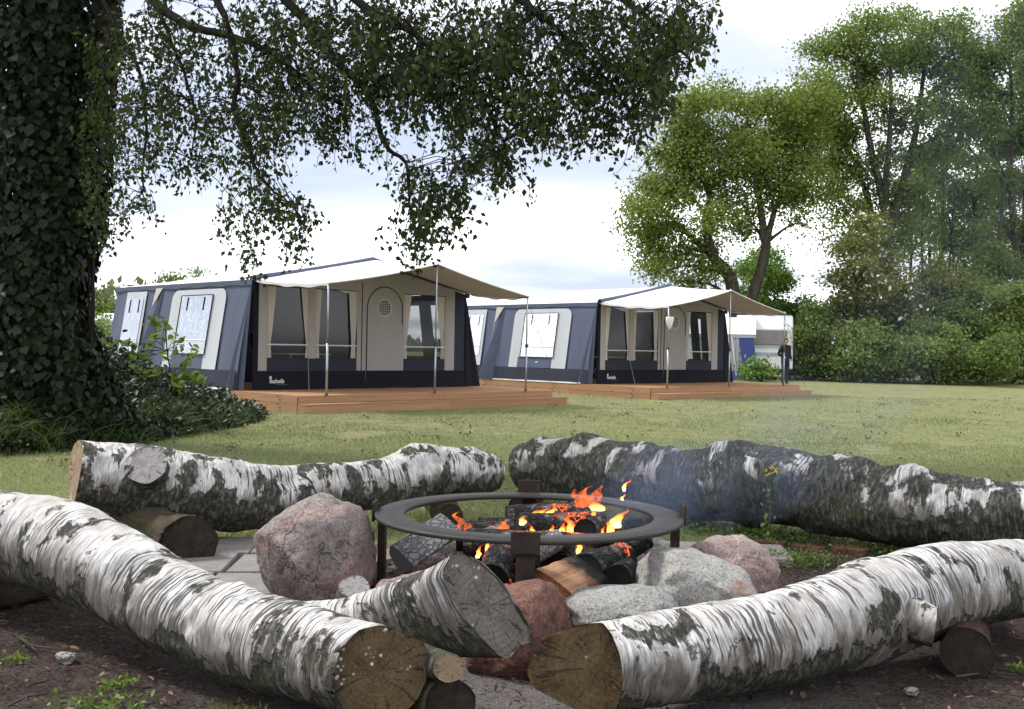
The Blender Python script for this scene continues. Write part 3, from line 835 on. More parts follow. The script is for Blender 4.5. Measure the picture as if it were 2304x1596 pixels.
# back left log
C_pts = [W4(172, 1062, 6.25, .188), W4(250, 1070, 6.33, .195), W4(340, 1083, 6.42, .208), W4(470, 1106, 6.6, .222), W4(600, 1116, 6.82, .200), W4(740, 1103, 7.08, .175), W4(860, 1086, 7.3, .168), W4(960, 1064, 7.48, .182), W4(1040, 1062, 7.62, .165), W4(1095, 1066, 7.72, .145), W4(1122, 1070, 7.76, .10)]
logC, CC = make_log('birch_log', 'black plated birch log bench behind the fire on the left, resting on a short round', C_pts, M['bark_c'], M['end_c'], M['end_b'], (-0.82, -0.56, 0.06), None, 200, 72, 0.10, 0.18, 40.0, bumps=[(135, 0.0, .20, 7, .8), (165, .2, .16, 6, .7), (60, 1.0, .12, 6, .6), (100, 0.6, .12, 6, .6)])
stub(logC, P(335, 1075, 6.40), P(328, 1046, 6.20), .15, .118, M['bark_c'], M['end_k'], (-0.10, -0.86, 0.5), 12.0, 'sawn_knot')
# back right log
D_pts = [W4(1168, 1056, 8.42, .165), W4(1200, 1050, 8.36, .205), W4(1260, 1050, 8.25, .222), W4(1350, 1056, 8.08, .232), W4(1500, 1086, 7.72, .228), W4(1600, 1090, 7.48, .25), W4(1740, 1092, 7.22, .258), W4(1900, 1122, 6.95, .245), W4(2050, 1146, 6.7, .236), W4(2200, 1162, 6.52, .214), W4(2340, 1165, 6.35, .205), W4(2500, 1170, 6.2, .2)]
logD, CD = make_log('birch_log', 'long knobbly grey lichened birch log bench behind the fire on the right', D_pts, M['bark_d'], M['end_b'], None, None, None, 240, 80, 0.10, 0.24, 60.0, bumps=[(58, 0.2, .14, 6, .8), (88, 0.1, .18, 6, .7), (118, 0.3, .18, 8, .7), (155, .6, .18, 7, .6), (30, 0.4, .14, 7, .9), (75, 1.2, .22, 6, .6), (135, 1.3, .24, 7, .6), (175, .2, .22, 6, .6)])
# short rounds that carry the logs
def round_log(label, a, b, r, mat, end, n0=None, seed=0.0):
    pts = [tuple(Vector(a).lerp(Vector(b), f)) + (r * (1 + 0.06 * math.sin(9 * f + seed)),) for f in (0, 0.33, 0.66, 1)]
    return make_log('support_log', label, pts, mat, end, end, n0, None, 40, 40, 0.08, 0.08, seed, 'log', group='short rounds under the log benches')[0]
M['end_dark'] = endwood('mouldy_end_grain', (0.022, 0.016, 0.012), (0.05, 0.037, 0.028), 0.0, 21.0)
round_log('mossy dark round under the sawn end of the back left log', P(420, 1226, 6.0), P(270, 1160, 6.62), .148, M['oldbark'], M['end_dark'], (0.35, -0.93, 0.05), 2.0)
q0 = Vector(CC[150][:3]); round_log('dark round under the far end of the back left log', (q0.x + .05, q0.y - .3, .085), (q0.x - .1, q0.y + .5, .09), .095, M['oldbark'], M['end_dark'], None, 5.0)
round_log('reddish dark round under the right end of the front right log', (1.80, 4.15, .09), (2.25, 5.25, .09), .095, M['redbark'], M['end_dark'], None, 7.0)
round_log('dark round under the left end of the curved front left log', (-2.75, 4.30, .09), (-2.15, 5.4, .09), .10, M['oldbark'], M['end_dark'], None, 9.0)
q0 = P(1030, 1560, 3.62); round_log('mossy black round under the fork of the front left log', (q0.x - .02, 3.42, .10), (q0.x - .42, 3.95, .10), .085, M['oldbark'], M['end_dark'], (0.2, -0.97, 0), 11.0)
q0 = Vector(CD[18][:3]); round_log('dark round under the blunt end of the back right log', (q0.x - .1, q0.y - .35, .06), (q0.x + .1, q0.y + .4, .06), .065, M['oldbark'], M['end_dark'], None, 13.0)

# ------------------------------------------------------------------ hearth stones
def rock(label, c, half, mat, seed, planes=(), name='hearth_stone', rough=0.16, rz=0.0, group='stones round the fire'):
    bm = bmesh.new(); bmesh.ops.create_icosphere(bm, subdivisions=5, radius=1.0)
    rot = Matrix.Rotation(rz, 3, 'Z')
    for v in bm.verts:
        n = v.co.normalized()
        n2 = Vector([math.copysign(abs(q) ** 0.82, q) for q in n])
        d = 1 + rough * 1.2 * fbm(n * 1.1 + Vector((seed, 0, 0)), 2) + 0.5 * rough * fbm(n * 3.2 + Vector((0, seed, 0)), 3)
        p = n2 * d
        for pn, pd in planes:
            pn = Vector(pn).normalized(); e = p.dot(pn) - pd
            if e > 0: p = p - pn * e * 0.66
        p += n * (0.022 * fbm(n * 7 + Vector((seed, seed, 0)), 3) - 0.03 * max(0.0, 0.09 - abs(fbm(n * 1.9 + Vector((seed * 3, 0, 0)), 2))) / 0.09)
        v.co = rot @ Vector((p.x * half[0], p.y * half[1], p.z * half[2]))
    zmin = min(v.co.z for v in bm.verts)
    me = bpy.data.meshes.new(name); bm.to_mesh(me); bm.free()
    o = link(name, me, mat, None, True)
    o.location = (c[0], c[1], max(c[2], -zmin - half[2] * 0.18) if c[2] + zmin > 0.0 else c[2])
    if c[2] + zmin > 0: o.location.z = -zmin - 0.02
    return tag(o, label, 'stone', group)
rock('big pink veined boulder left of the fire ring', P(706, 1250, 5.05), (.295, .27, .275), M['rock_pink'], 1.0, [((-0.75, -0.55, -0.35), 0.66), ((0.95, -0.2, 0.35), 0.80), ((-0.6, 0, 0.8), 0.84)], rough=0.11)
rock('low flat-topped pink stone behind the forked log limb', P(915, 1300, 4.62), (.175, .16, .125), M['rock_rose'], 3.0, [((0.1, -0.6, 0.8), 0.55), ((-0.8, -0.3, 0.5), 0.6), ((-0.5, -0.8, 0), 0.6)], rough=0.22)
rock('sooty red stone in front of the fire, nearest the viewer', P(1172, 1425, 4.22), (.205, .20, .20), M['rock_red'], 5.0, [((0.75, -0.5, 0.35), 0.72), ((-0.3, -0.2, 0.95), 0.86)])
rock('smooth low grey boulder in front of the split firewood', P(1398, 1392, 4.42), (.275, .22, .135), M['rock_grey'], 7.0, rough=0.10)
rock('large grey boulder with a red stain right of the fire', P(1548, 1302, 4.72), (.275, .24, .185), M['rock_greyred'], 9.0, [((-0.9, -0.2, 0.3), 0.74), ((0.5, -0.4, 0.8), 0.82)], rough=0.14)
rock('pale pink boulder behind the big grey boulder', P(1648, 1282, 5.28), (.225, .21, .17), M['rock_rose'], 11.0, [((0.7, -0.2, 0.7), 0.80)], rough=0.12)
rock('brownish pink stone inside the ring on the left', P(962, 1202, 5.72), (.20, .17, .135), M['rock_pink'], 13.0, [((-0.6, -0.3, 0.75), 0.62)], rough=0.2)
rock('rounded pink stone at the back of the fire left of the rear post', P(1086, 1182, 6.02), (.19, .16, .135), M['rock_pink'], 15.0, rough=0.12)
rock('pink stone behind the flames right of the rear post', P(1350, 1168, 6.0), (.20, .16, .13), M['rock_rose'], 17.0, rough=0.14)
rock('pointed pink stone inside the ring on the right', P(1405, 1222, 5.46), (.145, .14, .14), M['rock_rose'], 19.0, [((0.7, -0.3, 0.65), 0.5), ((-0.75, -0.3, 0.6), 0.5)], rough=0.2)
rock('grey stone in the shade at the right inside of the ring', P(1478, 1190, 5.75), (.15, .14, .12), M['rock_grey'], 21.0, rough=0.2)
rock('dark stone low between the pink boulder and the ring', P(868, 1262, 5.55), (.12, .12, .09), M['rock_pink'], 23.0, rough=0.2)
for i, (u, v, s_, lb) in enumerate([(150, 1486, .028, 'pale pebble lying on the soil by the front left log'), (2050, 1560, .018, 'small pebble on the bare soil below the front right log'), (1000, 1588, .016, 'tiny stone on the soil under the forked log')]):
    g = G(u, v); rock(lb, (g.x, g.y, s_ * 0.4), (s_ * 1.4, s_, s_ * 0.75), M['rock_grey'], 30.0 + i, name='pebble', group='pebbles on the soil')

# ------------------------------------------------------------------ fire ring
RC = P(1190, 1166, 5.21); RZ = 0.43; RX, RY = RC.x, 5.21
ringroot = thing('fire_ring', 'black steel fire ring on four flat posts round the burning wood', 'fire ring', (RX, RY, 0))
def lathe(prof, n=96, z0=0.0):
    mb = MB(); k = len(prof); vs = []; fs = []
    for i in range(n):
        a = 2 * math.pi * i / n
        for r, z in prof: vs.append((r * math.cos(a), r * math.sin(a), z + z0))
    for i in range(n):
        for j in range(k):
            fs.append((i * k + j, ((i + 1) % n) * k + j, ((i + 1) % n) * k + (j + 1) % k, i * k + (j + 1) % k))
    return mb.add(vs, fs)
lathe([(.612, -.010), (.748, -.010), (.752, -.006), (.752, .006), (.748, .010), (.612, .010), (.608, .006), (.608, -.006)], 128, RZ).obj('ring_plate', M['steel'], ringroot, True)
for an, hh in ((-92, .045), (178, .05), (89, .075), (1.5, .06)):
    a = math.radians(an); cx, cy = math.cos(a), math.sin(a); rot = Matrix.Rotation(a + math.pi / 2, 3, 'Z')
    rp = 0.722
    MB().box((cx * rp, cy * rp, (RZ - 0.0104) / 2 - 0.005), (.082, .034, RZ - 0.0104 + 0.01), rot=rot).obj('post', M['rust'], ringroot, bevel=0.004)
    MB().box((cx * .760, cy * .760, RZ + hh - .044), (.125, .012, .095), rot=rot).obj('post_plate', M['rust'], ringroot, bevel=0.004)

# ------------------------------------------------------------------ firewood, embers and flames
def firewood(name, label, a, b, r, mat, endmat, seed, sides=0, half=False, rz=0.0):
    """a billet from a to b; half = split billet with a flat face"""
    a, b = Vector(a), Vector(b); t = (b - a).normalized(); L_ = (b - a).length
    up = Vector((0, 0, 1)); up = (up - t * up.dot(t)).normalized(); sd = t.cross(up)
    nr, ns = 28, 26; V = []; A = []
    for i in range(ns + 1):
        f = i / ns
        for k in range(nr):
            th = 2 * math.pi * k / nr; cx, cz = math.cos(th), math.sin(th)
            x, z = cx, cz
            if half and x + z * 0.25 > 0.05: x = 0.05 - z * 0.25 + 0.12 * (x - 0.05 + z * 0.25)
            x, z = x * math.cos(rz) - z * math.sin(rz), x * math.sin(rz) + z * math.cos(rz)
            d = r * (1 + 0.10 * fbm((f * L_ * 5 + seed, cx, cz), 3) + 0.05 * fbm((f * L_ * 22 + seed, cx * 4, cz * 4), 2))
            V.append(a + t * f * L_ + (sd * x + up * z) * d); A.append((f * L_, x * d, z * d))
    Fs = [(i * nr + k, (i + 1) * nr + k, (i + 1) * nr + (k + 1) % nr, i * nr + (k + 1) % nr) for i in range(ns) for k in range(nr)]
    root = thing(name, label, 'firewood', (0, 0, 0), 0, 'burning firewood in the ring')
    barkmesh('billet', V, Fs, A, mat, root)
    cap(V[:nr], 'cut_face', endmat, root, 0.005, nrm=-t); cap(V[-nr:], 'cut_face', mat, root, 0.005, nrm=t)
    return root
firewood('firewood_log', 'fresh orange split billet with charred end at the front of the fire', P(1245, 1312, 4.50), P(1370, 1262, 4.92), .098, M['split'], M['split_end'], 1.0, half=True, rz=0.9)
firewood('firewood_log', 'charred billet lying behind the fresh split billet', P(1318, 1286, 4.78), P(1400, 1258, 5.05), .080, M['ember'], M['char'], 2.0)
firewood('firewood_log', 'black charred block beside the big grey boulder', P(1390, 1302, 4.72), P(1408, 1282, 4.98), .062, M['char'], M['char'], 3.0)
firewood('firewood_log', 'big cracked charred log lying across the top of the fire', P(1165, 1186, 5.22), P(1356, 1184, 5.34), .068, M['ember'], M['char'], 4.0)
firewood('firewood_log', 'second charred log higher at the back of the fire', P(1140, 1168, 5.62), P(1340, 1160, 5.68), .070, M['ember'], M['char'], 5.0)
firewood('firewood_log', 'ash grey split billet leaning at the left of the fire', P(905, 1252, 4.98), P(1015, 1178, 5.30), .075, M['ash_log'], M['ash_log'], 6.0, half=True, rz=0.7)
firewood('firewood_log', 'cracked charred log standing behind the front post on the left', P(1108, 1302, 4.72), P(1128, 1236, 4.98), .072, M['ember'], M['char'], 7.0)
firewood('firewood_log', 'ash crusted log in the middle of the embers', P(1050, 1226, 5.14), P(1330, 1236, 5.02), .078, M['ember'], M['ash_log'], 8.0)
firewood('firewood_log', 'blackened log low at the back of the ring on the left', P(1030, 1204, 5.45), P(1240, 1214, 5.42), .080, M['char'], M['char'], 9.0)
firewood('firewood_log', 'grey burnt branch at the back right of the ring', P(1330, 1212, 5.42), P(1470, 1180, 5.80), .052, M['char'], M['char'], 10.0)
for i, (u, v, d, r, an, mt, lb) in enumerate([(1175, 1226, 5.0, .052, .4, 'ember', 'cracked ember chunk under the front plate of the ring'), (1255, 1190, 5.45, .06, 2.0, 'ember', 'charred chunk glowing between the two upper logs'), (1330, 1192, 5.15, .058, 1.2, 'ember', 'upright charred chunk right of the brightest flame'), (1120, 1192, 5.5, .06, .2, 'char', 'black charred chunk left of the upper logs'),
        (1225, 1232, 4.9, .05, .9, 'ash_log', 'grey ash coated chunk right of the front post'), (1300, 1150, 5.75, .06, 1.8, 'char', 'black chunk at the top back of the fire'), (1090, 1218, 5.25, .055, 1.1, 'ash_log', 'pale burnt chunk left of the front post'), (1420, 1236, 5.2, .05, .5, 'char', 'sooty chunk by the pointed pink stone')]):
    p = P(u, v, d); dv = Vector((math.cos(an), math.sin(an), random.uniform(-.2, .5))).normalized() * .10
    firewood('firewood_chunk', lb, p - dv, p + dv, r, M[mt], M['char'], 20.0 + i, rz=random.random())
# heap of embers and ash
mb = MB()
mb.sheet(lambda a, b: (lambda r, t: (r * math.cos(t), r * math.sin(t), (0.215 * (1 - (r / .56) ** 2) + 0.045 * fbm((r * math.cos(t) * 9, r * math.sin(t) * 9, 2), 3) * (1 - (r / .56) ** 4)) - 0.01))(max(b, 0.01) * .56, a * 2 * math.pi), 64, 26)
heap = mb.obj('ember_heap', char('ember_bed', 3.0, 0.8, bed=True), None, True); heap.location = (RX + .02, RY - .02, 0.0)
tag(heap, 'heap of glowing embers and grey ash under the firewood', 'embers', kind='stuff')

def flame_tongue(base, h, wd, seed, mat, lean=(0.15, 0, 0), parent=None):
    V = []; T = []; n, k = 18, 16
    for i in range(n + 1):
        f = i / n
        r = wd * (0.35 + 1.0 * math.sin(math.pi * min(1, f * 0.9 + 0.12)) ** 1.1) * (1 - f) ** 0.75
        off = Vector((fbm((f * 2.1 + seed, 0, 0), 2) * 0.55 * h * f + lean[0] * h * f * f, fbm((0, f * 2.1 + seed, 4), 2) * 0.3 * h * f, h * f))
        for j in range(k):
            th = 2 * math.pi * j / k
            q = r * (1 + 0.45 * fbm((math.cos(th) * 1.2 + seed, math.sin(th) * 1.2, f * 3), 2))
            V.append(Vector(base) + off + Vector((q * math.cos(th), q * 0.6 * math.sin(th), 0))); T.append(f)
    Fs = np.array([(i * k + j, i * k + (j + 1) % k, (i + 1) * k + (j + 1) % k, (i + 1) * k + j) for i in range(n) for j in range(k)])
    return rawmesh('flame_tongue', np.array([tuple(v) for v in V]), Fs, mat, parent, np.array(T), None, True)
fire = thing('fire', 'orange flames licking over the burning logs inside the ring', 'fire', (0, 0, 0))
for i, (u, v, d, hp, wp, ln) in enumerate([(1285, 1214, 5.10, 62, 16, .1), (1268, 1212, 5.12, 40, 10, -.1), (1305, 1210, 5.12, 55, 11, .25), (1365, 1206, 5.22, 40, 17, .5), (1385, 1188, 5.25, 46, 16, .55), (1352, 1216, 5.12, 36, 7, .3),
                                      (1175, 1182, 5.12, 24, 9, .3), (1195, 1168, 5.35, 24, 10, 1.2), (1212, 1166, 5.36, 26, 12, 1.1), (1235, 1164, 5.4, 28, 10, .6), (1240, 1212, 5.14, 34, 8, 0), (1195, 1208, 5.15, 30, 6, .1), (1345, 1150, 5.55, 26, 20, -.6), (1192, 1272, 4.72, 44, 8, .1), (1075, 1256, 4.85, 30, 6, .2), (1300, 1248, 4.95, 38, 7, .2), (1365, 1300, 4.8, 26, 7, .3), (1095, 1244, 4.9, 32, 5, .1), (1330, 1180, 5.3, 40, 10, .3)]):
    o = flame_tongue(P(u, v, d), px(hp * 1.08, d), px(wp * .9, d), i * 3.7, M['flame'], (ln, 0, 0), fire)
for i, (u, v, d, hp, wp, ln) in enumerate([(1040, 1196, 5.3, 46, 18, -.2), (1310, 1142, 5.35, 50, 20, .3), (1105, 1206, 5.2, 40, 12, .2), (1340, 1130, 5.35, 40, 14, .4), (1130, 1198, 5.2, 30, 14, .2), (1290, 1120, 5.35, 26, 7, .2)]):
    flame_tongue(P(u, v, d), px(hp, d), px(wp, d), 50 + i * 3.1, M['faint'], (ln, 0, 0), fire)
for i, (u, v, d, hp, wp) in enumerate([(1404, 1106, 5.3, 30, 5), (1400, 1126, 5.3, 16, 4)]):
    flame_tongue(P(u, v, d), px(hp * 1.1, d), px(wp * .8, d), 80 + i * 3.1, M['flame'], (.3, 0, 0), fire)

# ------------------------------------------------------------------ decks
def make_deck(label):
    root = thing('wooden_deck', label, 'deck', (0, 0, 0), 0, 'larch decks under the tents')
    W, ZD = 6.62, 0.31
    pm = MB().box((W / 2 - 0.05, 0, 0), (W + 0.10, 0.118, 0.028)).mesh('plank'); pm.materials.append(M['deck'])
    y = 0.30 + 0.059
    while y < 9.0:
        o = link('plank', pm, None, root); o.location = (0, y, ZD - 0.014 + random.uniform(-.0015, .0015)); y += 0.1245
    tm = MB().box((W / 2 + 0.02, 0, 0), (W + 0.28, 0.145, 0.028)).mesh('step_plank'); tm.materials.append(M['deck'])
    for yy in (0.055, 0.205):
        o = link('step_plank', tm, None, root); o.location = (0, yy, 0.155)
    def boards(name, p, q, z, h, n, th=0.028):
        p, q = Vector(p), Vector(q)
        for i in range(n):
            a, b = p.lerp(q, i / n), p.lerp(q, (i + 1) / n)
            ln = (b - a).length - 0.004
            o = MB().box((0, 0, 0), (ln, th, h)).obj(name, M['deck'], root, bevel=0.004)
            c = (a + b) / 2; o.location = (c.x, c.y, z); o.rotation_euler = (0, 0, math.atan2(b.y - a.y, b.x - a.x))
    boards('fascia_board', (-0.09, 0.317), (W, 0.317), 0.226, 0.112, 2)
    boards('fascia_board', (-0.12, 0.0), (W + 0.14, 0.0), 0.058, 0.162, 2)
    for x in (-0.088, W - 0.012):
        boards('fascia_board', (x, 0.335), (x, 8.9), 0.216, 0.130, 3)
        boards('fascia_board', (x, 0.335), (x, 8.9), 0.070, 0.150, 3)
    for x in (-0.105, W + 0.125):
        boards('fascia_board', (x, 0.018), (x, 0.298), 0.062, 0.152, 1)
    for x in (0.4, 2.3, 4.3, 6.2):
        MB().box((x, 4.6, 0.14), (0.06, 8.4, 0.28)).obj('joist', M['deck'], root)
    return root
# ------------------------------------------------------------------ tents
def make_tent(label):
    root = thing('awning_tent', label, 'tent', (0, 0, 0), 0, 'awning tents on the lawn')
    FY = 2.545; XL, XR, XM = 0.30, 5.98, 3.14; ZE, ZR, Z0 = 2.50, 3.06, 0.318
    def top(x): return ZE + (ZR - ZE) * (1 - abs(x - XM) / (XR - XM)) - 0.02
    def fpan(name, rects, mat, off=0.0, parent=root):
        mb = MB()
        for x0, x1, z0, z1 in rects:
            nx = max(1, int((x1 - x0) / 0.35)) if z1 is None else 1
            for i in range(nx):
                a, b = x0 + (x1 - x0) * i / nx, x0 + (x1 - x0) * (i + 1) / nx
                if z1 is None and a < XM < b:
                    mb.add([(a, FY - off, z0), (XM, FY - off, z0), (b, FY - off, z0), (b, FY - off, top(b)), (XM, FY - off, top(XM)), (a, FY - off, top(a))], [(0, 1, 4, 5), (1, 2, 3, 4)])
                else:
                    mb.quad((a, FY - off, z0), (b, FY - off, z0), (b, FY - off, z1 if z1 is not None else top(b)), (a, FY - off, z1 if z1 is not None else top(a)))
        return mb.obj(name, mat, parent)
    wins = [(0.62, 1.60), (1.77, 2.83), (4.12, 5.34)]
    fw = fpan('front_wall', [(0.42, .62, Z0, None), (1.60, 1.77, .69, None), (2.83, 4.12, Z0, None), (5.34, 5.63, Z0, None)] + [(a, b, 2.40, None) for a, b in wins], M['greige'])
    fpan('corner_panel', [(XL, .42, Z0, None)], M['black']); fpan('corner_panel', [(5.63, XR, Z0, None)], M['dknavy'])
    fpan('window_panel', [(.62, 2.83, .69, .95)], M['dknavy'], 0.003); fpan('window_panel', [(4.12, 5.34, .69, .95)], M['dknavy'], 0.003)
    sk = MB(); sk.sheet(lambda a, b: (XL + (XR + .06 - XL) * a, FY - 0.012 - 0.025 * (1 - b) * (0.5 + 0.5 * fbm((a * 17, 0, 4), 2)), Z0 - 0.004 + (0.692 - Z0) * b + 0.02 * (1 - b) * max(0, fbm((a * 9, 3, 1), 2))), 80, 3)
    sk.obj('skirt', M['black'], root)
    MB().box(((XL + XR) / 2, FY - 0.016, 0.694), (XR - XL, 0.006, 0.010)).obj('skirt_seam', M['dknavy'], root)
    for a, b in wins:
        pane = MB().quad((a, FY + .06, .95), (b, FY + .06, .95), (b, FY + .06, 2.40), (a, FY + .06, 2.40)).obj('window', M['vinyl'], root)
        MB().tube([(a, FY + .02, 1.228), (b, FY + .02, 1.228)], 0.016, 8).obj('crossbar', M['whitebar'], pane)
        MB().box(((a + b) / 2, FY - .004, 2.405), (b - a + .04, .006, .014)).obj('frame', M['blackline'], pane)
    for t0, t1, b0, b1, sd in [(.50, .83, .62, .71, 1), (1.42, 1.68, 1.57, 1.67, 2), (1.70, 1.94, 1.78, 1.87, 3), (2.62, 2.90, 2.70, 2.81, 4), (4.08, 4.35, 4.12, 4.23, 5), (5.09, 5.40, 5.25, 5.36, 6)]:
        def cf(a, b, t0=t0, t1=t1, b0=b0, b1=b1, sd=sd):
            z = 0.96 + (2.42 - 0.96) * b
            g = max(0.0, (z - 1.28) / 1.14) ** 0.85 if z > 1.28 else 0.0
            w_ = (1.28 - z) * 0.12 if z < 1.28 else 0
            x = (b0 - w_ * .5) * (1 - g) + t0 * g + a * (((b1 - b0) + w_) * (1 - g) + (t1 - t0) * g)
            return (x, FY + 0.028 + 0.014 * math.sin(a * 22 + sd + b * 1.5) * (1 - 0.3 * g), z)
        MB().sheet(cf, 30, 20).obj('curtain', M['curtain'], root, True)
    # door: arched panel with black zip and round mesh window
    zt = 2.05; R_d = 0.485; cx = 3.575
    arc = [(cx - R_d, zt)] + [(cx - R_d * math.cos(math.pi * i / 20), zt + R_d * math.sin(math.pi * i / 20)) for i in range(1, 20)] + [(cx + R_d, zt)]
    mb = MB(); pts = [(cx - R_d, .70)] + arc + [(cx + R_d, .70)]
    mb.add([(x, FY - .006, z) for x, z in pts], [tuple(range(len(pts)))])
    door = mb.obj('door_panel', M['greige'], root)
    MB().tube([(cx - R_d, FY - .012, Z0 + .02)] + [(x, FY - .010, z) for x, z in arc] + [(cx + R_d, FY - .010, 1.72)], 0.011, 6).obj('door_zip', M['blackline'], door)
    MB().tube([(2.955, FY - .008, Z0 + .02), (2.955, FY - .008, 2.60)], 0.009, 6).obj('zip', M['blackline'], root)
    MB().tube([(3.05, FY - .008, Z0 + .02), (3.05, FY - .030, .68)], 0.007, 6).obj('zip', M['rope'], root)
    cz, rr = 2.075, 0.19
    disc = MB().add([(3.56 + rr * math.cos(i * math.pi / 16), FY - .010, cz + rr * math.sin(i * math.pi / 16)) for i in range(32)], [tuple(range(32))]).obj('mesh_window', M['interior'], door)
    ringp = [(3.56 + rr * math.cos(i * math.pi / 16), FY - .014, cz + rr * math.sin(i * math.pi / 16)) for i in range(33)]
    MB().tube(ringp, 0.013, 6, False).obj('rim', M['whitebar'], disc)
    g_ = MB()
    for i in range(-3, 4):
        q = i * 0.052; hw = math.sqrt(max(0, rr * rr - q * q))
        g_.tube([(3.56 + q, FY - .014, cz - hw), (3.56 + q, FY - .014, cz + hw)], .0055, 4); g_.tube([(3.56 - hw, FY - .014, cz + q), (3.56 + hw, FY - .014, cz + q)], .0055, 4)
    g_.obj('grille', M['whitebar'], disc)
    # left side wall, leaning in towards the eave
    def LW(Y, Z, off=0.0): return (0.27 - (2.5 - Z) / 2.2 * 0.34 - off, Y, Z)
    def lw(name, y0, y1, z0, z1, mat, off, parent=root, ny=1, nz=1, wav=0.0):
        mb = MB(); mb.sheet(lambda a, b: LW(y0 + (y1 - y0) * a, z0 + (z1 - z0) * b, off + wav * fbm(((y0 + (y1 - y0) * a) * 2.3, b * 1.1, off * 40), 3)), ny, nz)
        return mb.obj(name, mat, parent, wav > 0)
    lw('side_wall', 2.57, 8.6, Z0, 2.46, M['navy'], 0.0, root, 60, 16, 0.02)
    # light panel with rounded upper corners
    def rounded(y0, y1, z0, z1, r, off):
        pts = [(y0, z0), (y1, z0)] + [(y1 - r + r * math.cos(t), z1 - r + r * math.sin(t)) for t in [i * math.pi / 16 for i in range(9)]] + [(y0 + r - r * math.sin(t), z1 - r + r * math.cos(t)) for t in [i * math.pi / 16 for i in range(9)]]
        return MB().add([LW(a, b, off) for a, b in pts], [tuple(range(len(pts)))])
    pan = rounded(3.42, 5.72, .70, 2.36, .22, 0.030).obj('side_panel', M['ltgrey'], root)
    lw('window_panel', 3.98, 5.36, .702, 1.0, M['navy'], 0.034)
    win = lw('side_window', 3.92, 5.26, 1.0, 2.24, M['wrinkled'], 0.052, root, 14, 14)
    lw('window_backing', 3.92, 5.26, 1.0, 2.24, M['interior'], 0.035, win)  # dark sheet painted in for the unlit inside; the wall has no opening here
    lw('blind', 3.92, 5.26, 1.46, 2.24, M['blind'], 0.040, win)
    MB().tube([LW(3.92, 1.285, .058), LW(5.26, 1.285, .058)], .016, 6).obj('crossbar', M['whitebar'], win)
    fr = MB(); 
    for a, b in (((3.92, 2.24), (5.26, 2.24)), ((3.92, 1.0), (5.26, 1.0)), ((3.92, 1.0), (3.92, 2.24)), ((5.26, 1.0), (5.26, 2.24))): fr.tube([LW(a[0], a[1], .056), LW(b[0], b[1], .056)], .010, 5)
    fr.obj('frame', M['blackline'], win)
    for yy in (4.25, 4.95): MB().tube([LW(yy, 2.2, .058), LW(yy, 1.92, .060)], .010, 5).obj('strap', M['blackline'], win)
    rp = lw('rear_panel', 6.98, 7.98, .72, 2.38, M['ltgrey'], 0.030)
    rw = lw('side_window', 7.08, 7.88, 1.02, 2.22, M['wrinkled'], 0.048, root, 10, 10)
    lw('blind', 7.08, 7.88, 1.3, 2.22, M['blind'], 0.037, rw); lw('window_backing', 7.08, 7.88, 1.02, 2.22, M['blind'], 0.034, rw)
    for yy in (7.25, 7.7): MB().tube([LW(yy, 2.2, .054), LW(yy, 1.9, .056)], .009, 5).obj('strap', M['blackline'], rw)
    MB().tube([LW(7.08, 1.285, .054), LW(7.88, 1.285, .054)], .014, 6).obj('crossbar', M['whitebar'], rw)
    lw('side_skirt', 2.60, 8.6, Z0 - .004, .70, M['dknavy'], 0.028, root, 60, 4, 0.012)
    lw('mud_strip', 2.75, 8.6, Z0 - .002, .352, M['white'], 0.045, root, 60, 2, 0.010)
    # corner fin, strut cover
    MB().sheet(lambda a, b: tuple(Vector(LW(2.86, Z0, .06)).lerp(Vector((.08, 2.50, Z0)), a).lerp(Vector((.245, 2.525, 2.47)), b)), 6, 10).obj('corner_fin', M['navy'], root, True)
    MB().add([LW(6.22, 2.47, .03), LW(6.56, 2.47, .03), LW(6.50, 2.0, .10), LW(6.48, 1.28, .17), LW(6.44, 2.0, .14)], [(0, 4, 2, 1), (4, 3, 2)]).obj('strut_cover', M['lining'], root)
    MB().add([LW(6.22, 2.40, .03), LW(6.46, 1.30, .20), LW(6.60, Z0, .42), LW(6.25, Z0, .10), LW(6.25, 1.30, .05)], [(0, 1, 4), (4, 1, 2, 3)]).obj('strut_flap', M['navy'], root)
    # right and back walls
    def RWp(Y, Z): return (XR + (2.5 - Z) / 2.2 * 0.25, Y, Z)
    mb = MB()
    for y0, y1, z0, z1 in ((2.57, 3.5, Z0, 2.46), (3.5, 5.1, Z0, 1.0), (3.5, 5.1, 2.25, 2.46), (5.1, 8.6, Z0, 2.46)): mb.quad(RWp(y0, z0), RWp(y1, z0), RWp(y1, z1), RWp(y0, z1))
    mb.obj('side_wall', M['navy'], root)
    MB().quad(RWp(3.5, 1.0), RWp(5.1, 1.0), RWp(5.1, 2.25), RWp(3.5, 2.25)).obj('side_window', M['vinyl'], root)
    MB().add([(0.0, 8.6, Z0), (6.2, 8.6, Z0), (XR, 8.6, 2.48), (XM, 8.6, ZR - .02), (XL, 8.6, 2.48)], [(0, 1, 2, 3, 4)]).obj('back_wall', M['navy'], root)
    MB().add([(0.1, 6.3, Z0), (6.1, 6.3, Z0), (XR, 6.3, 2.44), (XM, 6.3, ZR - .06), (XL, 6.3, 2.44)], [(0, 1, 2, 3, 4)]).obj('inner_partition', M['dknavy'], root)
    MB().sheet(lambda a, b: (5.0 + .35 * a + .2 * (1 - b), 3.1 + .05 * math.sin(a * 20), .95 + 1.35 * b), 20, 6).obj('inner_curtain', M['dknavy'], root, True)
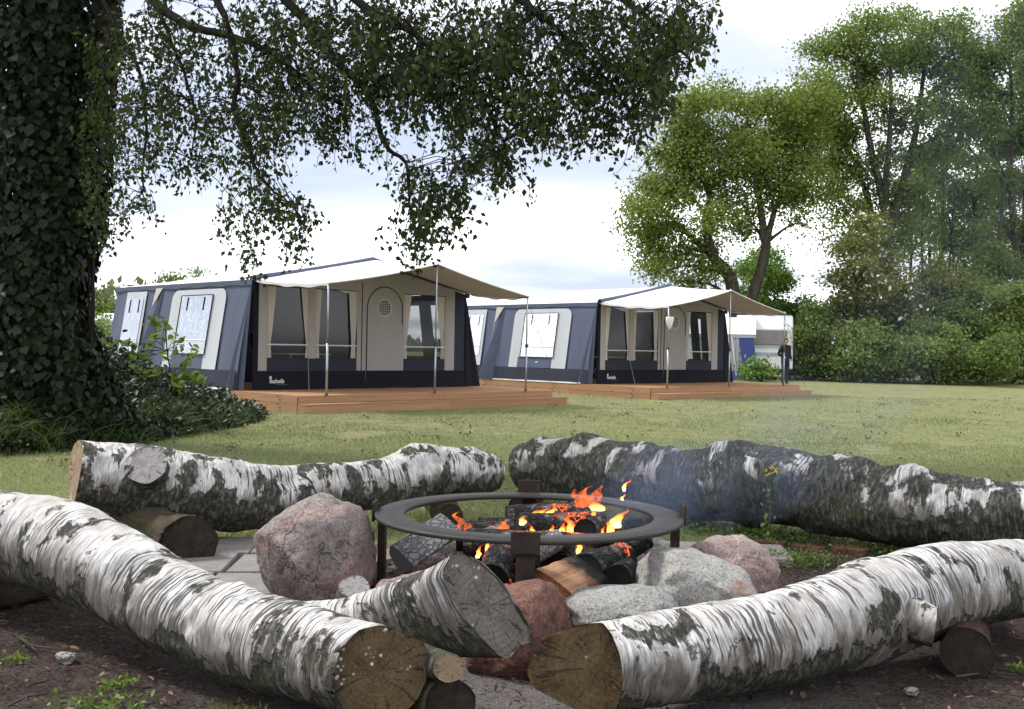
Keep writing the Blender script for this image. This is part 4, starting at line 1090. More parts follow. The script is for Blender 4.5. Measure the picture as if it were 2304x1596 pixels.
    # roof
    def roof(side):
        xe = XL - .07 if side < 0 else XR + .07
        def fn(a, b):
            sag = 0.045 * math.sin(math.pi * a) * (0.55 + 0.45 * math.cos(4 * math.pi * b))
            return (xe + (XM - xe) * a, 2.49 + 6.2 * b, ZE + .01 + (ZR - ZE) * a - sag)
        return MB().sheet(fn, 14, 40).obj('roof', M['white'], root, True)
    roof(-1); roof(1)
    for s_, xe in ((-1, XL - .074), (1, XR + .074)):
        MB().sheet(lambda a, b: (xe, 2.5 + 6.18 * a, ZE + .006 - .10 * b - 0.012 * math.sin(a * 40) * b), 60, 2).obj('eave_valance', M['navy'], root)
        e0, e1 = Vector((XL - .06 if s_ < 0 else XR + .06, 0, ZE + .012)), Vector((XM, 0, ZR + .018))
        def band(a, b):
            p = e0.lerp(e1, a); th = math.pi * b
            return (p.x, 2.44 + 0.085 * math.cos(th), p.z - .03 + 0.115 * math.sin(th) - 0.025 * math.sin(math.pi * a))
        MB().sheet(band, 20, 8).obj('roof_band', M['navy'], root, True)
    # canopy on three poles
    def can(dz):
        def fn(a, b):
            q = 1 - abs(2 * a - 1); side = a < .5
            x0 = (XL - .03) + (XR + .03 - XL + .03) * a; x1 = 0.47 + 5.28 * a
            z0 = ZE + .012 + (ZR + .02 - ZE) * q; z1 = 2.385 + 0.53 * q
            sag = 0.055 * math.sin(math.pi * b) * (1 - .6 * q) + 0.035 * math.sin(math.pi * (2 * a % 1.0)) * b
            crease = 0.006 * math.sin((a * 3 + b) * 23) * (1 - b) * (1 - q)
            return (x0 + (x1 - x0) * b, 2.40 + (0.25 - 2.40) * b, z0 + (z1 - z0) * b - sag + crease + dz)
        return fn
    fc = can(0.0)
    MB().sheet(fc, 40, 16).obj('canopy', M['white'], root, True)
    MB().sheet(can(-0.018), 40, 16).obj('canopy_lining', M['lining'], root, True)
    MB().tube([Vector(fc(i / 40, 1.0)) - Vector((0, .006, .008)) for i in range(41)], .013, 6).obj('canopy_hem', M['white'], root, True)
    for a in (0.0, 1.0):
        MB().sheet(lambda i, j: tuple(Vector(fc(a, i)) - Vector((0, 0, (.055 + .012 * math.sin(i * 19)) * j))), 24, 2).obj('canopy_valance', M['white'], root)
    for i, x in enumerate((.49, 3.11, 5.73)):
        zt_ = 2.885 if i == 1 else 2.365
        p_ = MB().tube([(x, .275, Z0 - .006), (x, .275, 1.3)], .021, 10).tube([(x, .275, 1.28), (x, .275, zt_ + .06)], .016, 10).obj('pole', M['alu'], root, True)
        MB().box((x, .268, 1.30), (.05, .055, .06)).obj('clamp', M['interior'], p_)
        MB().tube([(x, .275, Z0 - .006), (x, .275, Z0 + .012)], .034, 10).obj('foot', M['interior'], p_)
        zw = top(x) if i != 1 else ZR - .04
        xw = (XL, XM, XR)[i]
        MB().tube([(x, .285, zt_ - .02), (xw, 2.5, zw - .04)], .012, 6).obj('canopy_rod', M['alu'], root)
    MB().tube([(1.57, 2.50, .96), (1.30, 2.05, Z0 + .004)], .010, 6).obj('brace', M['alu'], root)
    MB().tube([(5.73, .275, 2.30), (6.75, 0.1, 0.0)], .004, 4).obj('guy_rope', M['rope'], root)
    MB().sheet(lambda a, b: tuple(Vector((XR - .02, FY - .02, Z0)).lerp(Vector((6.50, FY + .03, Z0)), a).lerp(Vector((XR - .03, FY - .02, 2.47)), b) + Vector((0, -.025 * math.sin(a * 9) * (1 - b), 0))), 12, 12).obj('side_flap', M['black'], root, True)
    # maker's mark printed on the skirt
    fcu = bpy.data.curves.new('lettering', 'FONT'); fcu.body = 'Isabella'; fcu.size = 0.118; fcu.shear = 0.25; fcu.extrude = 0.001; fcu.offset = 0.003
    to = bpy.data.objects.new('lettering', fcu); col.objects.link(to)
    dg = bpy.context.evaluated_depsgraph_get(); me = bpy.data.meshes.new_from_object(to.evaluated_get(dg)); bpy.data.objects.remove(to)
    me.materials.clear()
    lo = link('lettering', me, M['whitebar'], root); lo.location = (0.66, FY - .045, .452); lo.rotation_euler = (math.pi / 2, 0, 0)
    sw = MB()
    sw.add([(0.685 + .030 * math.cos(t), FY - .046, .56 + .034 * math.sin(t)) for t in [i * math.pi / 8 for i in range(16)]], [tuple(range(16))])
    sw.add([(0.672, FY - .046, .54), (.700, FY - .046, .54), (.715, FY - .046, .49), (.660, FY - .046, .49)], [(0, 1, 2, 3)])
    sw.obj('emblem', M['whitebar'], root)
    MB().add([(0.80, FY - .046, .412), (1.08, FY - .046, .412), (1.08, FY - .046, .424), (0.80, FY - .046, .424)], [(0, 1, 2, 3)]).obj('lettering_line', M['rope'], root)
    MB().box(LW(4.55, .86, .045), (.006, .10, .035)).obj('small_badge', M['whitebar'], root)
    return root
deck1 = make_deck('larch plank deck with a step under the nearer tent'); tent1 = make_tent('nearer blue and white awning tent with canopy, on the left deck')
deck2 = copy_tree(deck1); deck2['label'] = 'larch plank deck with a step under the farther tent'
tent2 = copy_tree(tent1); tent2['label'] = 'farther blue and white awning tent with canopy, behind on the right deck'
for (d_, t_), ((ox, oy), a) in zip(((deck1, tent1), (deck2, tent2)), TENTS):
    for q in (d_, t_):
        q.location = (ox, oy, 0.0 if q is d_ else 0.0); q.rotation_euler = (0, 0, a)
def tl(i, X, Y, Z):
    (ox, oy), a = TENTS[i]
    return Vector((ox + math.cos(a) * X - math.sin(a) * Y, oy + math.sin(a) * X + math.cos(a) * Y, Z))
# a folding table and chairs dimly seen through the windows
def table(i, X, Y, lb):
    p = tl(i, X, Y, 0.31); t = thing('folding_table', lb, 'table', p, TENTS[i][1])
    MB().box((0, 0, .71), (1.1, .7, .03)).obj('table_top', M['whitebar'], t, bevel=.006)
    for sx in (-1, 1):
        for sy in (-1, 1): MB().tube([(sx * .48, sy * .28, 0), (sx * .45, sy * .25, .70)], .014, 6).obj('leg', M['alu'], t)
def chair(i, X, Y, rz, lb):
    p = tl(i, X, Y, 0.31); t = thing('camping_chair', lb, 'chair', p, TENTS[i][1] + rz)
    MB().box((0, 0, .45), (.46, .46, .05)).obj('seat', M['dknavy'], t, bevel=.01)
    MB().sheet(lambda a, b: (-.23 + .46 * a, .24 + .16 * b, .48 + .66 * b), 4, 4).obj('backrest', M['dknavy'], t, solid=.03)
    for sx in (-1, 1):
        for sy in (-1, 1): MB().tube([(sx * .21, sy * .24, 0), (sx * .21, -sy * .12, .44)], .012, 6).obj('leg', M['alu'], t)
        MB().box((sx * .25, .02, .66), (.05, .42, .025)).obj('armrest', M['interior'], t)
for i, wd in ((0, 'nearer'), (1, 'farther')):
    table(i, 2.6, 4.3, 'folding table seen dimly inside the %s tent' % wd)
    chair(i, 1.75, 4.2, 1.5, 'dark camping chair left of the table inside the %s tent' % wd); chair(i, 4.6, 3.9, -0.4, 'dark camping chair behind the right window of the %s tent' % wd)
# white lantern hung on the farther tent's front pole
q = tl(1, .40, .16, 1.98)
lan = thing('hanging_lantern', 'white paper lantern hung on the front pole of the farther tent', 'lantern', q)
lathe([(.0, -.20), (.03, -.18), (.07, -.08), (.10, .03), (.105, .10), (.10, .12), (.0, .12)], 20).obj('shade', M['white'], lan, True)
MB().tube([(0, 0, .12), (0.03, 0.08, .42)], .006, 5).obj('cord', M['rope'], lan)

# ------------------------------------------------------------------ caravan and its awning far behind
M['cwhite'] = plain('caravan_white', (0.74, 0.74, 0.74), 0.4, 0.4, 0.04)
M['cgrey'] = fabric('caravan_awning_grey', (0.40, 0.41, 0.46)); M['cblue'] = fabric('caravan_awning_blue', (0.06, 0.08, 0.26))
M['cglass'] = plain('caravan_window', (0.16, 0.14, 0.13), 0.15, 0.6, 0.3, 2.0); M['tyre'] = plain('rubber_tyre', (0.02, 0.02, 0.02), 0.9)
cv0 = P(1719, 832, 42.0); cvz = gz(0, 44.5)
car = thing('caravan', 'white touring caravan parked beyond the farther tent', 'caravan', (cv0.x, cv0.y, cvz), -0.22)
prof = [(0.0, .42), (0.05, .95), (.12, 1.25), (.0, 1.35), (.06, 2.0), (.28, 2.42), (.7, 2.56), (4.6, 2.56), (4.95, 2.3), (5.0, .42)]
mb = MB(); n = len(prof)
mb.add([(-1.1, y, z) for y, z in prof] + [(1.1, y, z) for y, z in prof], [tuple(range(n - 1, -1, -1)), tuple(range(n, 2 * n))] + [(i, (i + 1) % n, n + (i + 1) % n, n + i) for i in range(n)])
mb.obj('body', M['cwhite'], car, bevel=.05)
MB().box((0.0, .015, 1.66), (1.75, .06, .60), rot=Matrix.Rotation(-0.09, 3, 'X')).obj('front_window', M['cglass'], car, bevel=.03)
MB().box((0, .0, 1.02), (2.0, .06, .10)).obj('trim', M['cgrey'], car)
for x in (-.98, .98): 
    wh = MB().tube([(x - .09, 2.6, .33), (x + .09, 2.6, .33)], .33, 20).obj('wheel', M['tyre'], car)
MB().box((0, -.55, .42), (.10, 1.3, .08)).obj('drawbar', M['cgrey'], car); MB().tube([(0, -.6, 0), (0, -.6, .5)], .04, 8).obj('jockey_wheel', M['alu'], car)
MB().box((0, -.25, .62), (.7, .45, .42)).obj('gas_locker', M['cwhite'], car, bevel=.06)
aw0 = P(1652, 832, 41.2)
aw = thing('caravan_awning', 'white roofed grey and blue striped awning left of the caravan', 'awning', (aw0.x, aw0.y, cvz), -0.22)
MB().sheet(lambda a, b: (-1.9 + 2.7 * a, 2.6 * b - .05, 1.75 + .72 * math.sin(math.pi / 2 * min(1, b * 1.4)) ** .8), 16, 14).obj('roof', M['cwhite'], aw, True)
MB().sheet(lambda a, b: (-1.9 + 2.7 * a, -.05, 1.72 - .10 * (1 - b)), 8, 1).obj('valance', M['cgrey'], aw)
for i in range(6): MB().sheet(lambda a, b: (-1.9 + .34 * (i + a), .03 * math.sin(a * 12), .25 + 1.45 * b), 6, 1).obj('wall_stripe', M['cgrey'] if i % 2 else M['cwhite'], aw)
MB().sheet(lambda a, b: (.14 + .55 * a + .25 * (1 - b), -.01, 0 + 1.7 * b), 4, 1).obj('wall_panel', M['cblue'], aw)
MB().sheet(lambda a, b: (-1.9 + 2.1 * a, -.02 - .15 * (1 - b), 0 + .32 * b), 8, 1).obj('mud_skirt', M['cblue'], aw)
MB().sheet(lambda a, b: (-1.9 + 2.7 * a, 2.5, 0 + 2.4 * b), 2, 1).obj('back_wall', M['cgrey'], aw)
pL = MB().tube([(.1, -.08, 0), (-.12, -.05, 1.65)], .03, 6).obj('pole', M['whitebar'], aw)
# far white awning at the left edge of the view
fl = P(236, 722, 62)
t = thing('far_awning', 'far white awning roof glimpsed left of the nearer tent', 'awning', (fl.x, 62, gz(0, 62)), 0.2)
MB().sheet(lambda a, b: (-2.0 + 4 * a, 3 * b, 2.1 + .45 * math.sin(math.pi * b)), 6, 8).obj('roof', M['cwhite'], t, True)
MB().sheet(lambda a, b: (-2.0 + 4 * a, .02, 2.1 * b), 2, 1).obj('wall', M['cgrey'], t)
for x in (-1.95, 1.95): MB().tube([(x, 2.9, 0), (x, 2.9, 2.1)], .03, 6).obj('pole', M['alu'], t)

# ------------------------------------------------------------------ person
def person():
    d = 36.5; p = P(1766, 866, d); h = px(107, d); k = h / 1.70
    root = thing('person', 'person with light brown hair in dark jacket and trousers standing by the farther deck', 'person', (p.x, p.y, gz(0, d)), 0.5)
    j = {'pelvis': (0, 0, .92), 'waist': (0, .01, 1.08), 'chest': (0, .01, 1.28), 'neck0': (0, 0, 1.43), 'neck': (0, -.01, 1.50), 'head': (0, -.025, 1.60), 'crown': (0, -.02, 1.665),
         'hipL': (-.095, 0, .88), 'kneeL': (-.10, -.03, .49), 'ankL': (-.10, .02, .09), 'toeL': (-.115, -.13, .035),
         'hipR': (.095, 0, .88), 'kneeR': (.10, -.01, .49), 'ankR': (.11, .04, .09), 'toeR': (.13, -.10, .035),
         'shL': (-.17, 0, 1.40), 'elL': (-.29, .05, 1.14), 'wrL': (-.17, -.12, 1.02), 'haL': (-.11, -.17, 1.01),
         'shR': (.17, 0, 1.40), 'elR': (.25, .05, 1.12), 'wrR': (.20, -.10, .95), 'haR': (.16, -.15, .92)}
    rad = {'pelvis': (.155, .12), 'waist': (.15, .11), 'chest': (.175, .12), 'neck0': (.09, .075), 'neck': (.055, .055), 'head': (.078, .095), 'crown': (.06, .075), 'hipL': .095, 'kneeL': .065, 'ankL': .05, 'toeL': .042, 'hipR': .095, 'kneeR': .065, 'ankR': .05, 'toeR': .042,
           'shL': .08, 'elL': .056, 'wrL': .043, 'haL': .036, 'shR': .08, 'elR': .056, 'wrR': .043, 'haR': .036}
    ed = [('pelvis', 'waist'), ('waist', 'chest'), ('chest', 'neck0'), ('neck0', 'neck'), ('neck', 'head'), ('head', 'crown'), ('chest', 'shL'), ('shL', 'elL'), ('elL', 'wrL'), ('wrL', 'haL'), ('chest', 'shR'), ('shR', 'elR'), ('elR', 'wrR'), ('wrR', 'haR'),
          ('pelvis', 'hipL'), ('hipL', 'kneeL'), ('kneeL', 'ankL'), ('ankL', 'toeL'), ('pelvis', 'hipR'), ('hipR', 'kneeR'), ('kneeR', 'ankR'), ('ankR', 'toeR')]
    nm = list(j); me = bpy.data.meshes.new('body')
    me.from_pydata([tuple(c * k for c in j[q]) for q in nm], [(nm.index(a), nm.index(b)) for a, b in ed], [])
    o = bpy.data.objects.new('body', me); col.objects.link(o)
    o.modifiers.new('skin', 'SKIN'); sv = me.skin_vertices[0].data
    for q, s_ in zip(nm, sv):
        r = rad[q]; r = (r, r) if not isinstance(r, tuple) else r
        s_.radius = (r[0] * k, r[1] * k); s_.use_root = q == 'pelvis'
    ss = o.modifiers.new('sub', 'SUBSURF'); ss.levels = 2; ss.render_levels = 2
    bpy.context.view_layer.update(); dg = bpy.context.evaluated_depsgraph_get()
    m2 = bpy.data.meshes.new_from_object(o.evaluated_get(dg)); bpy.data.objects.remove(o)
    m2.materials.clear()
    for q in (plain('dark_jacket', (0.016, 0.016, 0.024), 0.8, 0.2, 0.3, 5), plain('dark_trousers', (0.022, 0.024, 0.04), 0.85), plain('skin', (0.45, 0.27, 0.2), 0.6), plain('shoes', (0.2, 0.17, 0.15), 0.7)): m2.materials.append(q)
    for pl in m2.polygons:
        z = pl.center.z / k; x = abs(pl.center.x / k)
        pl.material_index = 3 if z < .085 else (2 if z > 1.475 or (pl.center.y / k < -.135 and z > .85) else (1 if z < .86 and x < .2 else 0))
    b = link('body', m2, None, root, True)
    bm = bmesh.new(); bmesh.ops.create_uvsphere(bm, u_segments=20, v_segments=14, radius=1)
    for v in list(bm.verts):
        if v.co.y < -.35 and v.co.z < .45: bm.verts.remove(v)
    for v in bm.verts:
        c = v.co.copy(); dn = 1.0 if c.z > -0.2 else 1.25
        v.co = Vector((c.x * .098, c.y * .112 + .0, c.z * .125 * dn + 1.625)) * k
    mh = bpy.data.meshes.new('hair'); bm.to_mesh(mh); bm.free()
    link('hair', mh, plain('light_brown_hair', (0.22, 0.13, 0.075), 0.6, 0.3, 0.3, 30), root, True)
    mb = MB()
    for sx in (-1, 1): mb.box((sx * .032 * k, -.118 * k, 1.622 * k), (.018 * k, .012 * k, .010 * k))
    mb.box((0, -.128 * k, 1.595 * k), (.018 * k, .03 * k, .035 * k)); mb.box((0, -.115 * k, 1.555 * k), (.045 * k, .01 * k, .010 * k))
    mb.obj('face', plain('face_features', (0.22, 0.11, 0.09), 0.6), root)
    jm = MB().tube([(0, .0, .80 * k), (0, .0, .90 * k)], [.172 * k, .168 * k], 16, False); 
    for i, v in enumerate(jm.v): jm.v[i] = (v[0], v[1] * .78, v[2])
    jm.obj('jacket_hem', m2.materials[0], root, True)
person()
# ------------------------------------------------------------------ overhanging birch with ivy clad trunk
def limb_tube(mb, pts, r0, r1, n=7, jit=0.0, seg=4):
    C = catmull([Vector(p) for p in pts], max(2, seg * (len(pts) - 1)))
    m = len(C) - 1
    C = [c + Vector((fbm((i * .7 + r0 * 90, 0, 0), 2), fbm((0, i * .7, r0 * 50), 2), fbm((i * .7, 3, 0), 2))) * jit for i, c in enumerate(C)]
    mb.tube(C, [r0 + (r1 - r0) * i / m for i in range(m + 1)], n)
    return C
birch_tree = thing('overhanging_tree', 'dark ivy clad tree at the left edge with leafy boughs hanging over the view', 'tree', (P(115, 1000, 12.8).x, 12.8, 0))
broot = Vector(birch_tree.location)
mb = MB()
tb = [P(112, 1010, 12.8), P(108, 800, 12.8), P(100, 500, 12.8), P(105, 200, 12.75), P(120, -60, 12.6), P(170, -330, 12.2), P(210, -650, 11.8)]
tb[0].z = -0.1
mb.tube([c - broot for c in catmull(tb, 36)], [0.42 - 0.25 * (i / 36) + 0.18 * max(0, 1 - i / 5) for i in range(37)], 16)
mb.obj('trunk', M['trunk'], birch_tree, True)
boughs = [
    ([(190, -330, 12.2), (300, -60, 11.6), (347, 3, 11.3), (387, 37, 11.1), (448, 66, 10.9), (515, 81, 10.7), (573, 101, 10.5), (634, 135, 10.3), (692, 192, 10.1), (730, 219, 10.0), (775, 238, 9.9)], .062, .012),
    ([(200, -420, 12.2), (420, -130, 10.9), (488, 0, 10.6), (509, 50, 10.5), (532, 145, 10.35), (534, 202, 10.3), (524, 249, 10.25), (552, 313, 10.2), (580, 387, 10.1), (600, 415, 10.1), (646, 454, 10.0), (690, 500, 9.95)], .045, .006),
    ([(200, -420, 12.2), (560, -80, 10.4), (700, 60, 10.2), (769, 154, 10.0), (826, 200, 9.9), (846, 250, 9.85), (865, 327, 9.8), (911, 366, 9.75), (923, 462, 9.7), (940, 540, 9.65)], .055, .006),
    ([(210, -520, 11.9), (600, -160, 10.0), (830, 19, 9.6), (884, 50, 9.5), (980, 110, 9.4), (1080, 220, 9.3), (1130, 320, 9.2), (1150, 390, 9.2)], .055, .007),
    ([(210, -560, 11.9), (800, -220, 9.6), (1050, -60, 9.3), (1170, 0, 9.2), (1205, 29, 9.2), (1234, 49, 9.1), (1310, 120, 9.0), (1390, 210, 9.0), (1430, 290, 9.0)], .060, .006),
    ([(210, -600, 11.9), (900, -280, 9.2), (1250, -90, 8.9), (1400, 0, 8.8), (1480, 60, 8.8), (1540, 120, 8.8), (1560, 160, 8.8)], .050, .006),
    ([(150, -200, 12.4), (250, 40, 11.6), (310, 150, 11.4), (330, 280, 11.3), (320, 400, 11.2), (330, 470, 11.2)], .03, .006),
    ([(347, 3, 11.3), (400, 130, 11.1), (440, 260, 11.0), (430, 360, 11.0)], .025, .006)]
mb = MB(); bough_pts = []
for pts, r0, r1 in boughs:
    C = limb_tube(mb, [P(*q) - broot for q in pts], r0, r1, 7, 0.03, 4)
    bough_pts += [c + broot for c in C]
# leafy sprays: (u, v, half width, half height, twigs per 1000 square units, depth)
sprays = [(650, 55, 170, 80, 3.0, 10.3), (800, 120, 200, 110, 3.4, 10.0), (1000, 80, 220, 110, 3.4, 9.6), (960, 215, 150, 80, 2.2, 9.7), (1200, 110, 200, 120, 3.2, 9.2), (1370, 90, 130, 100, 2.8, 9.0), (1130, 270, 120, 70, 3.4, 9.3), (1040, 170, 160, 90, 3.2, 9.5),
          (1500, 70, 85, 90, 1.9, 8.8), (1560, 40, 50, 60, 1.6, 8.8), (1410, 215, 80, 75, 2.0, 9.0), (1290, 230, 90, 60, 2.3, 9.1), (1480, 190, 60, 60, 1.7, 8.9), (1440, 285, 30, 45, 1.4, 9.0), (1330, 285, 35, 35, 1.2, 9.0), (1230, 250, 50, 60, 1.8, 9.1),
          (1070, 345, 80, 50, 2.8, 9.4), (1125, 380, 50, 45, 2.2, 9.3), (1020, 400, 60, 60, 1.6, 9.5), (930, 385, 45, 60, 2.4, 9.7), (950, 465, 55, 55, 1.7, 9.6), (930, 520, 50, 35, 1.3, 9.6), (1020, 480, 28, 45, 0.9, 9.5), (950, 560, 26, 30, 1.2, 9.6),
          (360, 50, 120, 80, 1.1, 11.0), (330, 160, 80, 90, 1.4, 11.2), (450, 160, 90, 90, 0.9, 10.9), (330, 290, 70, 80, 1.5, 11.2), (440, 280, 90, 80, 1.3, 10.9), (560, 240, 80, 80, 1.3, 10.5), (620, 270, 90, 70, 1.6, 10.4), (560, 150, 70, 60, 1.1, 10.5), (730, 260, 70, 60, 1.6, 10.2), (690, 190, 80, 60, 2.4, 10.2),
          (560, 345, 70, 45, 1.2, 10.3), (570, 430, 65, 50, 1.3, 10.1), (630, 470, 65, 45, 1.5, 10.0), (540, 500, 45, 35, 1.1, 10.1), (670, 520, 35, 40, 1.7, 10.0), (575, 560, 25, 35, 1.3, 10.0), (440, 370, 60, 40, 1.0, 11.0), (305, 440, 40, 60, 0.8, 11.3), (250, 470, 50, 70, 1.2, 11.8), (790, 300, 70, 40, 1.0, 10.1), (840, 330, 40, 25, 0.8, 10.0), (230, 330, 50, 120, 1.6, 12.0), (240, 160, 60, 140, 1.6, 12.0), (220, 540, 25, 40, 0.9, 12.2)]
LC, LD, LS = [], [], []
tw = MB()
bp = np.array([tuple(c) for c in bough_pts])
for (cu, cv, ru, rv, dens, dep) in sprays:
    for _ in range(int(math.pi * ru * rv / 1000 * (dens * 0.78 if dens > 2.1 else dens * 1.7))):
        r = math.sqrt(random.random()); th = random.random() * 6.283
        u, v = cu + ru * r * math.cos(th), cv + rv * r * math.sin(th) - 16
        st = P(u, v, dep + random.gauss(0, 0.55))
        L_ = random.uniform(.14, .42)
        drift = Vector((random.gauss(0, .35), random.gauss(0, .35), -1)).normalized()
        pts = [st]
        for q in range(1, 5): pts.append(pts[-1] + (drift + Vector((random.gauss(0, .28), random.gauss(0, .28), 0))) * L_ / 4)
        tw.tube([p - broot for p in pts], [.0042, .0036, .003, .0025, .002], 3, False)
        if random.random() < 0.5:
            k = np.argmin(((bp - np.array(tuple(st))) ** 2).sum(1)); b_ = Vector(bp[k])
            if (b_ - st).length < 1.3: tw.tube([p - broot for p in (b_, b_.lerp(st, .5) + Vector((0, 0, .06)), st)], [.006, .005, .0035], 3, False)
        for _k in range(int(L_ * 36) + 3):
            f = random.random() * 4; i = min(3, int(f)); p = pts[i].lerp(pts[i + 1], f - i)
            LC.append(tuple(p + Vector((random.gauss(0, .05), random.gauss(0, .05), random.gauss(0, .03))) - broot))
            LD.append((random.gauss(0, .6), random.gauss(0, .6), random.gauss(-.75, .5))); LS.append(random.uniform(.034, .076))
mb.obj('boughs', M['branch'], birch_tree, True)
o = tw.obj('twigs', M['branch'], birch_tree); tag(o, kind='stuff')
# crown above the picture
nC = 9000
cc = rng.normal(size=(nC, 3)); cc = unit(cc) * (rng.random((nC, 1)) ** 0.35)
cc = cc * np.array([5.2, 3.6, 2.6]) + np.array([broot.x + 3.6, 11.6, 8.8])
cc = cc - np.array(tuple(broot))
cc = cc[(cc[:, 2] > (6.0 - 0.0))]
LCa, LDa = np.array(LC), np.array(LD)
o = scatter('leaves', LCa, LDa, rng.normal(size=LCa.shape), np.array(LS), M['birchleaf'], birch_tree); tag(o, kind='stuff')
o = scatter('crown_top', cc, rnd_dirs(len(cc), -.4), rnd_dirs(len(cc), .6), rng.uniform(.16, .26, len(cc)), M['birchleaf'], birch_tree, OVAL); tag(o, kind='stuff')
# ivy on the trunk
def edge_at(v):
    xs = [0, 100, 200, 300, 400, 500, 560, 620, 660, 700, 760, 830, 1000]; us = [270, 258, 244, 242, 236, 228, 206, 180, 170, 182, 205, 240, 330]
    return float(np.interp(v, xs, us))
IC, IN = [], []
for _ in range(19000):
    v = random.uniform(-260, 1000); d0 = 12.8
    right = px(edge_at(v) - 115, d0); left = px(135 + 20 * math.sin(v / 60), d0)
    th = random.uniform(0, 6.283)
    rx = right if math.cos(th) > 0 else left
    sh = 1 - 0.30 * random.random() ** 1.6 + 0.07 * fbm((th * 2, v * .02, 1), 3)
    c0 = P(115, v, d0); 
    p = Vector((c0.x + rx * sh * math.cos(th), c0.y + 0.85 * sh * math.sin(th), c0.z))
    p += Vector((0, 0, random.gauss(0, .03)))
    IC.append(tuple(p - broot)); IN.append((math.cos(th) + random.gauss(0, .45), math.sin(th) + random.gauss(0, .45), .5 + random.gauss(0, .45)))
IC = np.array(IC); IN = np.array(IN); k = len(IC)
dd = np.stack([rng.normal(0, .45, k), rng.normal(0, .45, k), -np.ones(k)], 1)
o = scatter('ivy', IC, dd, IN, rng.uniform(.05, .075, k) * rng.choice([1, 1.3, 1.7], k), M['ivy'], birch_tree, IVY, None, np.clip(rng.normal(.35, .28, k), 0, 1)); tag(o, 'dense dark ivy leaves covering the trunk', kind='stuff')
mbv = MB()
for i in range(26):
    th = random.uniform(2.6, 6.8); r_ = 0.30 + random.uniform(0, .2); pts = []
    for q in range(7):
        v = 1000 - q * 160; c0 = P(115, v, 12.8); th += random.gauss(0, .12)
        pts.append((c0.x + r_ * math.cos(th), c0.y + r_ * math.sin(th), max(-.02, c0.z)))
    mbv.tube([Vector(p) - broot for p in pts], .014, 5)
o = mbv.obj('ivy_stems', M['branch'], birch_tree); tag(o, kind='stuff')

# undergrowth round the foot of the tree: brambles, ivy and long grass
def top_v(u): return float(np.interp(u, [-80, 60, 150, 200, 260, 320, 400, 470, 520, 560, 582], [700, 720, 715, 740, 775, 815, 852, 872, 895, 915, 935]))
def bot_v(u): return float(np.interp(u, [-80, 0, 150, 300, 400, 480, 560, 582], [1030, 1022, 1012, 1000, 984, 968, 955, 946]))
ug = thing('undergrowth', 'dark mound of brambles and ivy at the foot of the ivy clad tree', 'undergrowth', (P(250, 980, 13.8).x, 13.8, 0)); ur = Vector(ug.location)
UC, UN, GC, GD, GL = [], [], [], [], []
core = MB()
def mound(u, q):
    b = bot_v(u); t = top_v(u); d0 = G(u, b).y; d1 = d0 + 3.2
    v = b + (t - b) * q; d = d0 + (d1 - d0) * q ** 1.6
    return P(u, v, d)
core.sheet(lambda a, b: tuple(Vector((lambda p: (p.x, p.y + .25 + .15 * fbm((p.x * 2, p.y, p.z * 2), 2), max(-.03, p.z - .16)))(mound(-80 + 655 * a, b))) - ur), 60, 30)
core.obj('shaded_core', plain('dark_core_shade', (0.018, 0.018, 0.011), 0.95), ug)  # dark sheet under the leaves paints in the shade between them
for _ in range(13500):
    u = random.uniform(-80, 582); q = random.random() ** 0.8
    p = mound(u, q) + Vector((random.gauss(0, .07), random.gauss(0, .16), random.gauss(0, .06)))
    if p.z < 0.01: p.z = random.uniform(.01, .08)
    if fbm((p.x * 1.5, p.y * 1.5, p.z * 2.0), 3) < -0.42: continue
    UC.append(tuple(p - ur)); UN.append((random.gauss(0, .5), random.gauss(-.6, .5), random.gauss(.7, .4)))
UC = np.array(UC); k = len(UC)
hue = np.clip(.4 + 0.5 * np.array([fbm((c[0] * 1.1, c[1] * 1.1, c[2] * 1.4), 2) for c in UC]) + rng.normal(0, .2, k), 0, 1)
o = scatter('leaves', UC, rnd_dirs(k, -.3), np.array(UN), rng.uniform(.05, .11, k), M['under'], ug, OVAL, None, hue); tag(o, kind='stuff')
for cl in range(46):
    u0 = random.choice([random.uniform(-40, 260), random.uniform(60, 560)]); q0 = random.uniform(.02, .45) if u0 < 300 else random.uniform(.0, .55)
    b0 = mound(u0, q0)
    for _ in range(34):
        GC.append(tuple(b0 + Vector((random.gauss(0, .13), random.gauss(0, .1) - .12, -0.12)) - ur)); GD.append((random.gauss(0, .38), random.gauss(-.1, .3), 1)); GL.append(random.uniform(.25, .55))
GC = np.array(GC)
def arched(name, C, D, Ls, wd, mat, parent, tint=None):
    """grass blades of three segments that bend over"""
    n = len(C); D = unit(np.array(D)); Ls = np.array(Ls)[:, None]; side = unit(np.cross(D, rng.normal(size=(n, 3))))
    bend = D.copy(); bend[:, 2] = 0; bend = unit(bend + 1e-6) ; rows = []
    for f, wf in ((0, 1), (.4, .9), (.75, .6), (1.0, .06)):
        c = C + D * Ls * f + (bend * .45 - np.array([0, 0, .35])) * Ls * f ** 2.4
        rows += [c - side * wd * wf, c + side * wd * wf]
    V = np.stack(rows, 1).reshape(-1, 3)
    base = (np.arange(n) * 8)[:, None, None]
    Fs = (np.array([[0, 1, 3, 2], [2, 3, 5, 4], [4, 5, 7, 6]])[None] + base).reshape(-1, 4)
    return rawmesh(name, V, Fs, mat, parent, np.repeat(rng.random(n) if tint is None else tint, 8))
o = arched('long_grass', GC, GD, GL, .0055, M['longgrass'], ug); tag(o, kind='stuff')
